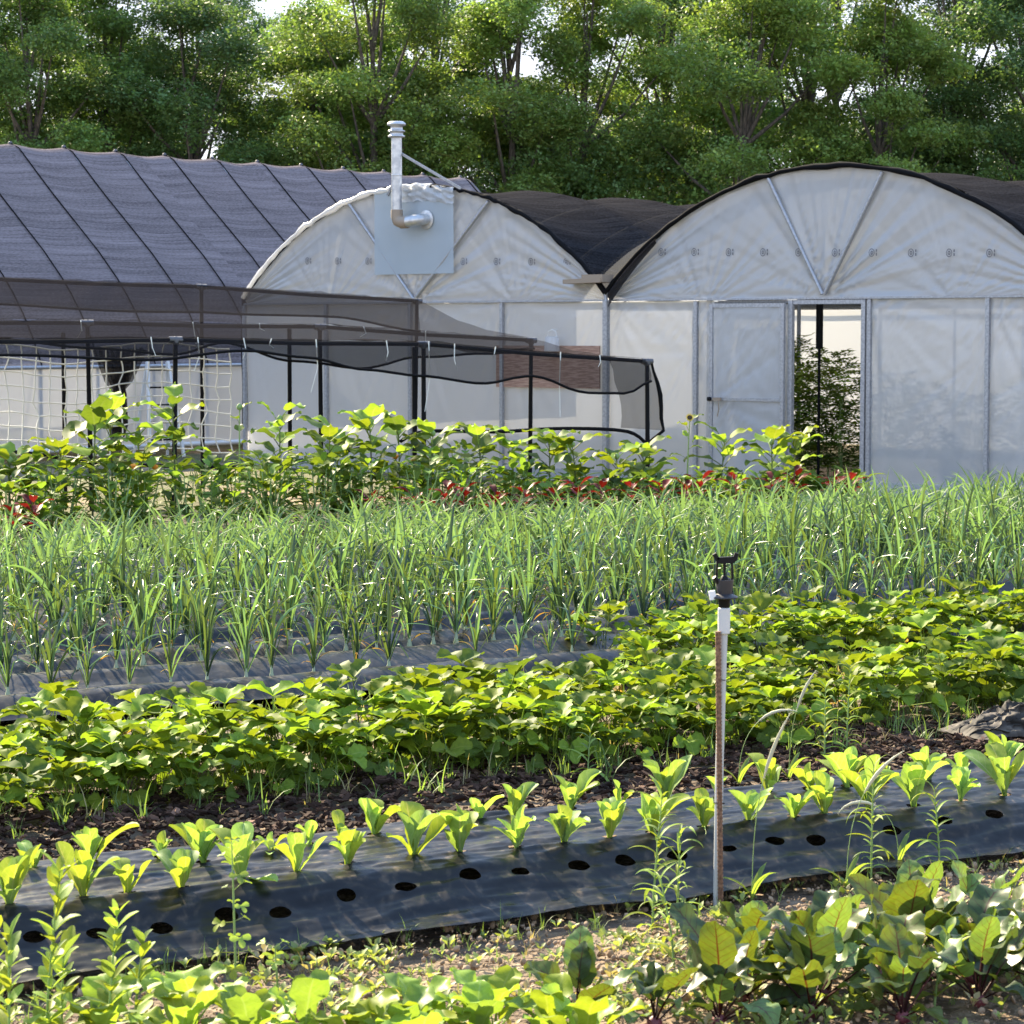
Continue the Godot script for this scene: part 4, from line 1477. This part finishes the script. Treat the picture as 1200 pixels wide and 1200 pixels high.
	tag(put(self, "wooden_board", s.mesh(), M.board, place_at * Transform3D(Basis.IDENTITY, Vector3(-0.99, 1.50, 0.022))), "brown wooden board fixed to the greenhouse wall behind the net cage", "board")
	var j := thing("water_jug", "clear plastic jug hanging on the film wall above the wooden board", "jug", place_at * Vector3(-0.82, 1.70, 0.14), HOUSE_TURN)
	s = Shape.new()
	s.lathe(Vector3.ZERO, [[0.0, 0.0], [0.10, 0.005], [0.105, 0.02], [0.09, 0.19], [0.085, 0.20], [0.08, 0.19]], 16)
	put(j, "body", s.mesh(), M.poly_film)
	s = Shape.new()
	s.tube([Vector3(-0.085, 0.19, 0), Vector3(-0.06, 0.27, 0), Vector3(0, 0.295, 0), Vector3(0.06, 0.27, 0), Vector3(0.085, 0.19, 0)], [0.006], 6)
	s.tube([Vector3(0, 0.295, 0), Vector3(0, 0.30, -0.12)], [0.005], 5)
	put(j, "handle", s.mesh(), M.white_plastic)

	# the right bay with the door
	var W2 := 6.7
	var b := bay(0.0, W2, "arched film greenhouse with an open doorway, at the right", [2.50, 4.12, 3.30], 0.86, 0.52, 10, 23.0, 23.0)
	rim(b, "cloth_edge", W2, 0.0, 1.0, 0.032, M.cut_rope)
	# loose corner of the cloth at the gutter
	pts = PackedVector3Array()
	for jj in 9:
		for i in 7:
			var x := lerpf(0.0, 0.75, jj / 8.0)
			pts.append(Vector3(x + 0.08, arc_y(x, W2) + 0.03 - i * (0.035 - 0.02 * jj / 8.0), 0.10 + 0.02 * sin(i * 1.3)))
	s = Shape.new()
	s.sheet(pts, 7)
	put(b, "cloth_corner", s.mesh(), M.shade_cloth)
	for e in [[0.03, 1.42], [1.42, 1.68], [3.94, 5.54], [5.54, 6.66]]:
		put(b, "wall_film", film_panel(e[0], e[1], 0.05, func(_x): return 2.355, [[e[0], 2.36, 0.045, 5.0], [e[1], 1.75, 0.025, 5.0]], 0.0), M.poly_film)
	put(b, "wall_film", film_panel(1.68, 2.82, 0.05, func(_x): return 2.30, [], -0.02, 0.08, 12), M.poly_film)
	for x in [1.42, 5.54, 6.68]:
		square_bar(b, "wall_post", Vector3(x, 0.0, 0.035), Vector3(x, 2.35, 0.035), 0.05, M.galvanised)
	square_bar(b, "door_jamb", Vector3(2.84, 0, 0.03), Vector3(2.84, 2.35, 0.03), 0.06, M.galvanised)
	square_bar(b, "door_jamb", Vector3(3.875, 0, 0.03), Vector3(3.875, 2.35, 0.03), 0.055, M.galvanised)
	square_bar(b, "door_jamb", Vector3(3.945, 0, 0.02), Vector3(3.945, 2.35, 0.02), 0.05, M.galvanised)
	square_bar(b, "door_lintel", Vector3(2.87, 2.325, 0.02), Vector3(3.85, 2.325, 0.02), 0.05, M.galvanised)
	square_bar(b, "base_board", Vector3(0.0, 0.07, 0.03), Vector3(2.8, 0.07, 0.03), 0.16, M.base_board, 0.03)
	square_bar(b, "base_board", Vector3(3.98, 0.07, 0.03), Vector3(W2, 0.07, 0.03), 0.16, M.base_board, 0.03)
	put(b, "side_film", side_film(W2 - 0.02, 23.0), M.poly_film)
	# door leaf standing open beside the doorway
	var door := Node3D.new()
	door.name = "door"
	b.add_child(door)
	var dp := 0.11
	for e in [[1.71, 0.06, 1.71, 2.29], [2.77, 0.06, 2.77, 2.29], [1.68, 2.29, 2.80, 2.29], [1.68, 0.06, 2.80, 0.06], [1.71, 1.12, 2.77, 1.12]]:
		square_bar(door, "frame", Vector3(e[0], e[1], dp), Vector3(e[2], e[3], dp), 0.05 if e[1] != 1.12 else 0.035, M.galvanised, 0.04 if e[0] == e[2] else 0.036)
	put(door, "film", film_panel(1.72, 2.76, 0.07, func(_x): return 2.28, [[1.72, 1.12, 0.04, 5.0], [2.76, 2.28, 0.04, 5.0], [1.72, 2.28, 0.03, 5.0]], dp - 0.01), M.door_film)
	s = Shape.new()
	s.box(Vector3(1.82, 1.12, dp + 0.035), Vector3(0.12, 0.04, 0.03))
	s.tube([Vector3(1.85, 1.10, dp + 0.05), Vector3(1.86, 1.0, dp + 0.05), Vector3(1.84, 0.90, dp + 0.05)], [0.009, 0.008, 0.006], 6)
	put(door, "latch", s.mesh(), M.rust_metal)
	s = Shape.new()
	s.lathe(Vector3(1.70, 1.12, dp + 0.03), [[0.0, -0.03], [0.03, -0.02], [0.03, 0.02], [0.0, 0.03]], 10)
	put(door, "hinge", s.mesh(), M.black_plastic)
	# black pole inside the doorway
	var pole := thing("black_pole", "black steel pole standing inside the open doorway", "pole", place_at * Vector3(2.79, 0, -0.7), HOUSE_TURN)
	bar(pole, "shaft", Vector3(0, 0, 0), Vector3(0, 2.36, 0), 0.018, M.black_pipe)
	square_bar(pole, "sleeve", Vector3(0, 1.75, 0), Vector3(0, 2.37, 0), 0.065, M.black_pipe)
	bar(pole, "top_rail", Vector3(-1.6, 2.34, -0.1), Vector3(2.6, 2.34, -0.1), 0.025, M.galvanised)
	build_tomatoes(place_at)
	build_hoop_house()


func side_film(x: float, deep: float) -> ArrayMesh:
	var pts := PackedVector3Array()
	for j in 13:
		for i in 60:
			var z := -deep * i / 59.0
			var y := 0.05 + 2.4 * j / 12.0
			pts.append(Vector3(x + 0.02 * crease.get_noise_2d(z, y), y, z))
	var s := Shape.new()
	s.sheet(pts, 60)
	return s.mesh()


func build_tomatoes(house: Transform3D) -> void:
	rng.seed = 640
	var low := []
	for k in 6:
		var s := Shape.new()
		for j in 5:
			leaf_into(s, {"len": rf(0.06, 0.09), "wid": rf(0.03, 0.045), "prof": [[0, 0.2], [0.35, 1], [0.7, 0.7], [1, 0.05]], "nl": 4, "nw": 2, "bend": rf(0.3, 1.2), "fold": 0.3}, Transform3D(Basis(Vector3.UP, [0.0, 1.1, -1.1, 1.4, -1.4][j]) * Basis(Vector3.RIGHT, 1.1), Vector3(0, 0.03, [0.16, 0.12, 0.12, 0.06, 0.06][j])))
		s.tube([Vector3.ZERO, Vector3(0, 0.04, 0.08), Vector3(0, 0.03, 0.16)], [0.0025, 0.002, 0.0015], 4, Color.WHITE, false)
		low.append(s.mesh())
	var names := ["tomato vine just inside the doorway, left of the black pole", "tomato vine just inside the doorway, right of the black pole", "tomato vine inside the doorway against the far jamb", "tall tomato vine behind the front vines in the doorway", "tomato vine in the second row, seen right of the pole", "tomato vine farthest back inside the doorway", "tomato vine inside behind the left jamb", "tomato vine inside the greenhouse behind the right wall film", "blurred tomato vine behind the wall film, nearest the right jamb", "blurred tomato vine behind the middle of the right wall film", "blurred tomato vine behind the film at the right wall post"]
	var spots := [[1.95, -1.25, 1.45], [2.40, -1.3, 1.5], [2.85, -1.2, 1.55], [1.35, -2.1, 1.8], [2.0, -2.2, 1.7], [0.75, -3.2, 1.9], [1.4, -1.2, 1.5], [3.5, -1.4, 1.4], [4.3, -0.75, 1.3], [5.0, -0.7, 1.2], [5.8, -0.75, 1.35]]
	for k in spots.size():
		var e: Array = spots[k]
		var t := thing("tomato_vine", names[k], "tomato vine", house * Vector3(e[0], 0, e[1]), rf(0, 6), "tomato vines in the greenhouse")
		var s := Shape.new()
		var h: float = e[2]
		for j in 3:
			s.tube([Vector3.ZERO, Vector3(rf(-0.1, 0.1), h * 0.4, rf(-0.1, 0.1)), Vector3(rf(-0.15, 0.15), h * rf(0.85, 1.0), rf(-0.15, 0.15))], [0.008, 0.006, 0.003], 5)
		put(t, "stem", s.mesh(), M.stem_green)
		for j in 260:
			var a := rf(0, TAU)
			var y := rf(0.12, 1.0)
			var rad := 0.36 * (1.0 - 0.55 * maxf(0, y - 0.6) / 0.4) * sqrt(rng.randf())
			put(t, "leaf", low[rng.randi() % 6], M.bush_leaf[rng.randi() % 3] if y < 0.75 else M.sunflower_leaf[rng.randi() % 3], place(a, rf(-0.4, 0.7), rf(0.8, 1.3), Vector3(sin(a) * rad, y * h, cos(a) * rad)))


func build_hoop_house() -> void:
	# the taller hoop house on the left; ridge height 5.13, half width 3.5
	var ridge := 5.13
	var hw := 3.5
	var hip := 1.42
	var t := thing("hoop_house", "tall hoop house under dark ribbed shade cloth, at the left", "greenhouse", Vector3(-8.4468, 0, -42.0), HOUSE_TURN, "arched film greenhouses")
	var outline := func(q: float) -> Vector2:
		# q from -1 to 1 across: steep straight slopes that turn down into short walls
		var x := absf(q) * 3.5
		var prof := [[0.0, 5.13], [0.15, 5.10], [1.0, 4.30], [2.2, 3.24], [2.75, 2.68], [3.2, 2.05], [3.5, 1.42]]
		var k := 0
		while k < 5 and prof[k + 1][0] < x:
			k += 1
		return Vector2(x * signf(q), lerpf(prof[k][1], prof[k + 1][1], (x - prof[k][0]) / (prof[k + 1][0] - prof[k][0])))
	var z0 := 14.0
	var z1 := -11.85
	var step := 1.17
	var rows := 155
	var cols := 57
	var pts := PackedVector3Array()
	var uvs := PackedVector2Array()
	var f := FastNoiseLite.new()
	f.seed = 9
	f.frequency = 0.5
	for j in rows:
		var z := lerpf(z0, z1, j / (rows - 1.0))
		var between := absf(sin(z / step * PI))
		for i in cols:
			var q := lerpf(-1, 1, i / (cols - 1.0))
			var p: Vector2 = outline.call(q)
			var inward := 1.0 - 0.010 * between - 0.004 * f.get_noise_2d(z * 2, q * 8)
			pts.append(Vector3(p.x * inward, hip + (p.y - hip) * inward - 0.018 * between * (1 - absf(q)), z))
			uvs.append(Vector2(z, q * 6.4))
	var s := Shape.new()
	s.sheet(pts, cols, uvs)
	put(t, "shade_cloth", s.mesh(), M.worn_shade_cloth)
	var z := step * 11.0
	while z > z1:
		var path := []
		var leg := []
		for k in 33:
			var q := lerpf(-1, 1, k / 32.0)
			var p: Vector2 = outline.call(q)
			path.append(Vector3(p.x * 1.006, p.y + 0.012, z))
		s = Shape.new()
		s.tube(path, [0.011], 6)
		put(t, "rope", s.mesh(), M.cut_rope)
		s = Shape.new()
		path = []
		path.append(Vector3(-hw + 0.04, 0, z))
		for k in 25:
			var p: Vector2 = outline.call(lerpf(-1, 1, k / 24.0))
			path.append(Vector3(p.x * 0.985, p.y - 0.04, z))
		path.append(Vector3(hw - 0.04, 0, z))
		s.tube(path, [0.027], 7)
		put(t, "hoop", s.mesh(), M.galvanised)
		s = Shape.new()
		s.lathe(Vector3(0, ridge - 0.01, z), [[0.035, 0.0], [0.04, 0.025], [0.02, 0.045], [0.0, 0.05]], 8)
		put(t, "ridge_knob", s.mesh(), M.pole_steel)
		z -= step
	for side in [-1, 1]:
		pts = PackedVector3Array()
		for j in 15:
			for i in 120:
				var zz := lerpf(z0, z1, i / 119.0)
				var y := lerpf(0.10, hip - 0.02, j / 14.0)
				pts.append(Vector3(side * (hw - 0.01 + 0.022 * crease.get_noise_2d(zz * 1.5, y * 1.5)), y, zz))
		s = Shape.new()
		s.sheet(pts, 120)
		put(t, "side_film", s.mesh(), M.poly_film)
		bar(t, "hip_rail", Vector3(side * (hw + 0.02), hip, z0), Vector3(side * (hw + 0.02), hip, z1), 0.03, M.galvanised)
		bar(t, "roll_bar", Vector3(side * (hw + 0.03), 0.14, z0), Vector3(side * (hw + 0.03), 0.14, z1), 0.04, M.white_plastic)
	pts = PackedVector3Array()
	for j in 13:
		for i in 41:
			var p: Vector2 = outline.call(lerpf(-1, 1, i / 40.0))
			pts.append(Vector3(p.x * 0.99, lerpf(0.0, p.y - 0.02, j / 12.0), z1 + 0.05))
	s = Shape.new()
	s.sheet(pts, 41)
	put(t, "end_film", s.mesh(), M.poly_film)
	# step ladder by its wall
	var lad := thing("step_ladder", "pale step ladder standing beside the hoop house wall behind the net cage", "ladder", Transform3D(Basis(Vector3.UP, HOUSE_TURN), Vector3(-8.4468, 0, -42.0)) * Vector3(4.0, 0, 0.4), HOUSE_TURN + 1.2)
	for x in [-0.24, 0.24]:
		square_bar(lad, "rail", Vector3(x * 1.2, 0, 0.35), Vector3(x * 0.7, 1.5, 0), 0.04, M.white_plastic, 0.06)
		square_bar(lad, "rail", Vector3(x * 1.2, 0, -0.35), Vector3(x * 0.7, 1.48, -0.03), 0.04, M.white_plastic, 0.03)
	for k in 5:
		var q := (k + 1) / 5.5
		square_bar(lad, "step", Vector3(-0.27 * (1 - q * 0.42), 1.5 * q, 0.35 * (1 - q)), Vector3(0.27 * (1 - q * 0.42), 1.5 * q, 0.35 * (1 - q)), 0.025, M.black_plastic, 0.09)


# ---------- trees ----------
func leaf_spray(seed_: int, n: int, reach: float, size: float) -> ArrayMesh:
	rng.seed = seed_
	var s := Shape.new()
	var dir := Vector3(rf(-0.3, 0.3), 0.2, 1).normalized()
	s.tube([-dir * reach, dir * reach * 0.8], [0.008, 0.003], 3, Color(0.9, 0.7, 0.6), false)
	for k in n:
		var at := dir * rf(-1, 1) * reach + Vector3(rf(-1, 1), rf(-0.6, 0.6), rf(-1, 1)) * reach * 0.55
		var b := Basis.from_euler(Vector3(rf(-0.9, 0.9), rf(0, TAU), rf(-0.9, 0.9)))
		var l := size * rf(0.7, 1.2)
		var w := l * 0.30
		var g := rf(0.75, 1.2)
		var col := Color(g, g, g)
		var p := s.vert(at, col)
		s.vert(at + b * Vector3(-w, 0.12 * w, l * 0.45), col)
		s.vert(at + b * Vector3(0, -0.1 * l, l), col)
		s.vert(at + b * Vector3(w, 0.12 * w, l * 0.45), col)
		s.tri(p, p + 1, p + 2)
		s.tri(p, p + 2, p + 3)
	return s.mesh()


var sprays := []


func tree(at: Vector3, h: float, wide: float, base: float, col: Color, label: String, count: int, seed_: int) -> void:
	rng.seed = seed_
	var t := thing("tree", label, "tree", at, 0, "trees behind the greenhouses")
	var s := Shape.new()
	var top := Vector3(rf(-0.6, 0.6), h * 0.9, rf(-0.6, 0.6))
	var path := []
	for k in 7:
		var q := k / 6.0
		path.append(Vector3(top.x * q * q + 0.18 * sin(q * 6 + seed_), h * 0.9 * q, top.z * q * q + 0.15 * cos(q * 5 + seed_)))
	var r0 := 0.018 * h
	s.tube(path, [r0, r0 * 0.85, r0 * 0.7, r0 * 0.55, r0 * 0.4, r0 * 0.25, r0 * 0.1], 8)
	put(t, "trunk", s.mesh(), M.bark)
	var where := []
	var tints := []
	s = Shape.new()
	var blobs := 30
	for k in blobs:
		var q := pow((k + 0.5) / blobs, 0.9)
		var y := lerpf(base, h, q)
		var spread := wide * (0.55 + 0.6 * sin(PI * pow(q, 0.8))) * (1.0 if q < 0.85 else 0.6)
		var a := k * 2.4 + rf(-0.5, 0.5)
		var rr := spread * rf(0.35, 1.0)
		var mid := Vector3(cos(a) * rr, y + rf(-0.4, 0.4), sin(a) * rr) + top * q * q * 0.6 * Vector3(1, 0, 1)
		var root: Vector3 = path[clampi(int(y / (h * 0.9) * 6 * 0.8), 0, 5)]
		s.tube([root, root.lerp(mid, 0.5) + Vector3(0, -0.15, 0), mid], [r0 * 0.32, r0 * 0.2, r0 * 0.06], 5, Color.WHITE, false)
		var size := Vector3(rf(0.7, 1.25), rf(0.38, 0.7), rf(0.7, 1.25)) * wide * 0.44
		var shade := rf(0.75, 1.2)
		for j in count / blobs:
			var d := Vector3(rng.randfn(), rng.randfn(), rng.randfn()).normalized() * pow(rng.randf(), 0.45)
			where.append(Transform3D(Basis.from_euler(Vector3(rf(-0.5, 0.5), rf(0, TAU), rf(-0.4, 0.4))) * Basis.from_scale(Vector3.ONE * rf(0.75, 1.25)), mid + d * size))
			var g := shade * rf(0.8, 1.2)
			tints.append(Color(col.r * g * rf(0.9, 1.12), col.g * g, col.b * g))
	put(t, "limbs", s.mesh(), M.bark)
	tag(many(t, "crown", sprays[seed_ % sprays.size()], M.crown_leaf, where, tints), "", "", "", "stuff")


func build_trees() -> void:
	for k in 4:
		sprays.append(leaf_spray(40 + k, 24, 0.32, 0.098))
	# [x, distance, height, half width, crown base, tint, label]
	var light := Color(0.26, 0.39, 0.095)
	var mid := Color(0.185, 0.31, 0.085)
	var dark := Color(0.13, 0.225, 0.075)
	var list := [
		[-13.2, 60, 11.6, 2.3, 1.0, mid, "tree at the far left edge behind the hoop house roof"],
		[-11.2, 58, 10.4, 2.0, 1.5, mid, "slim pale trunked tree second from the left edge"],
		[-9.6, 61, 11.3, 2.2, 1.2, mid, "tree above the left part of the dark shade cloth roof"],
		[-7.6, 59, 9.9, 2.2, 1.0, dark, "lower dark tree just left of the bright sky gap"],
		[-5.4, 62, 10.2, 2.1, 1.2, mid, "tree under the bright sky gap at the upper left"],
		[-3.6, 59, 11.6, 2.2, 1.0, light, "sunlit yellow green tree left of the stove pipe"],
		[-1.9, 62, 11.8, 2.1, 1.0, mid, "tall tree directly behind the stove pipe"],
		[-0.3, 59, 10.9, 2.0, 1.0, light, "tree right of the stove pipe, left of the narrow sky gap"],
		[2.0, 60, 10.7, 2.1, 0.8, light, "bright tree just right of the narrow sky gap in the middle"],
		[3.7, 62, 12.0, 2.1, 1.5, mid, "tree with dark trunk showing between the two greenhouse roofs"],
		[5.3, 58, 10.6, 2.3, 0.8, light, "sunlit tree left of the right greenhouse peak"],
		[7.0, 61, 12.2, 2.3, 1.0, mid, "large tree directly above the right greenhouse peak"],
		[8.9, 58, 10.2, 1.8, 0.8, light, "pale feathery young tree right of the right greenhouse peak"],
		[10.6, 62, 12.2, 2.3, 1.2, dark, "dark tree left of the sky gap at the upper right"],
		[12.8, 60, 11.8, 2.2, 1.0, dark, "dark tree at the right edge of the picture"],
		[-12.0, 66, 12.6, 2.5, 1.5, dark, "rear dark tree between the two leftmost trees"],
		[-8.6, 67, 12.3, 2.5, 1.5, dark, "rear tree rising behind the lower dark tree on the left"],
		[-2.9, 67, 13.2, 2.6, 1.5, mid, "rear tree showing above the sunlit one left of the stove pipe"],
		[4.6, 67, 13.2, 2.6, 1.5, dark, "rear tree in the gap between the greenhouse roofs"],
		[8.6, 67, 13.6, 2.7, 1.5, mid, "rear tree rising behind the pale feathery one"],
		[14.2, 66, 13.2, 2.6, 1.5, mid, "rear tree beyond the right edge tree"],
		[0.6, 68, 8.6, 2.5, 1.0, dark, "rear tree low behind the narrow sky gap in the middle"],
		[-5.6, 68, 8.6, 2.4, 1.0, dark, "rear tree low behind the sky gap at the upper left"],
		[11.7, 68, 8.6, 2.4, 1.0, dark, "rear tree low behind the sky gap at the upper right"],
	]
	for k in list.size():
		var e: Array = list[k]
		tree(Vector3(e[0], -0.1, -e[1]), e[2], e[3], e[4], e[5], e[6], 2600, 700 + k * 3)
	# undergrowth that fills the wood's edge, too tangled to tell apart
	rng.seed = 4242
	var where := []
	var tints := []
	for k in 20000:
		var x := rf(-18, 19)
		var y := rf(0.1, 1.0)
		y = y * y * 6.5 + 0.2
		var p := Vector3(x, y, -rf(56, 58.5) - y * 0.3)
		if hills.get_noise_3d(p.x * 9, p.y * 9, 0) < -0.05:
			continue
		where.append(Transform3D(Basis.from_euler(Vector3(rf(-0.5, 0.5), rf(0, TAU), rf(-0.4, 0.4))) * Basis.from_scale(Vector3.ONE * rf(0.8, 1.3)), p))
		var g := rf(0.7, 1.2)
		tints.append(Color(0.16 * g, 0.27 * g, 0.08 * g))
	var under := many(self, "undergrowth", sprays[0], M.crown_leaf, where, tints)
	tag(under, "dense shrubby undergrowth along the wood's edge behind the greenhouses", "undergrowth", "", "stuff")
	where = []
	tints = []
	for k in 24000:
		var p := Vector3(rf(-26, 27), 0.3 + 8.0 * sqrt(rng.randf()), -rf(72, 80))
		if hills.get_noise_3d(p.x * 6, p.y * 6, 40) < -0.1:
			continue
		where.append(Transform3D(Basis.from_euler(Vector3(rf(-0.5, 0.5), rf(0, TAU), rf(-0.4, 0.4))) * Basis.from_scale(Vector3.ONE * rf(1.2, 1.9)), p))
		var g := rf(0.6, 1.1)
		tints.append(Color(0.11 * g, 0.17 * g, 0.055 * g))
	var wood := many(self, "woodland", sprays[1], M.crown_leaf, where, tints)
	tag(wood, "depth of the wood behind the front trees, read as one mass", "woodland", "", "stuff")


func _ready() -> void:
	var cam := Camera3D.new()
	cam.name = "camera"
	add_child(cam)
	cam.position = Vector3(0, 1.95, 0)
	cam.rotation_degrees = Vector3(-4.1418, 0, 0)
	var lens := CameraAttributesPhysical.new()
	lens.frustum_focal_length = 58.0
	lens.frustum_focus_distance = 13.5
	lens.frustum_near = 0.1
	lens.frustum_far = 900.0
	lens.exposure_aperture = 8.0
	cam.attributes = lens
	cam.current = true
	var env := Environment.new()
	env.background_mode = Environment.BG_SKY
	var sky := Sky.new()
	var air := ProceduralSkyMaterial.new()
	air.sky_top_color = Color(0.57, 0.69, 0.87)
	air.sky_horizon_color = Color(0.97, 0.965, 0.96)
	air.sky_curve = 0.16
	air.ground_bottom_color = Color(0.35, 0.33, 0.28)
	air.ground_horizon_color = Color(0.75, 0.76, 0.75)
	air.sun_angle_max = 30.0
	sky.sky_material = air
	env.sky = sky
	env.tonemap_mode = Environment.TONE_MAPPER_LINEAR
	env.tonemap_exposure = 4.0
	env.background_energy_multiplier = 0.62
	env.sdfgi_enabled = true
	env.ssao_enabled = true
	env.ssil_enabled = true
	var we := WorldEnvironment.new()
	we.name = "world"
	we.environment = env
	add_child(we)
	var sun := DirectionalLight3D.new()
	sun.name = "sun"
	add_child(sun)
	sun.light_energy = 1.6
	sun.light_color = Color(1.0, 0.935, 0.81)
	sun.light_angular_distance = 0.5
	sun.shadow_enabled = true
	sun.look_at_from_position(Vector3.ZERO, -Vector3(-0.46, 0.56, -0.69))

	make_materials()
	rng.seed = 1
	build_ground()
	build_beds()
	build_houses()
	print("houses ", Time.get_ticks_msec())
	build_trees()
	print("trees ", Time.get_ticks_msec())
	build_cage()
	rng.seed = 20
	build_lettuce()
	build_strawberries()
	build_onions()
	build_sunflowers()
	build_foreground()
	build_litter()
	print("all ", Time.get_ticks_msec())
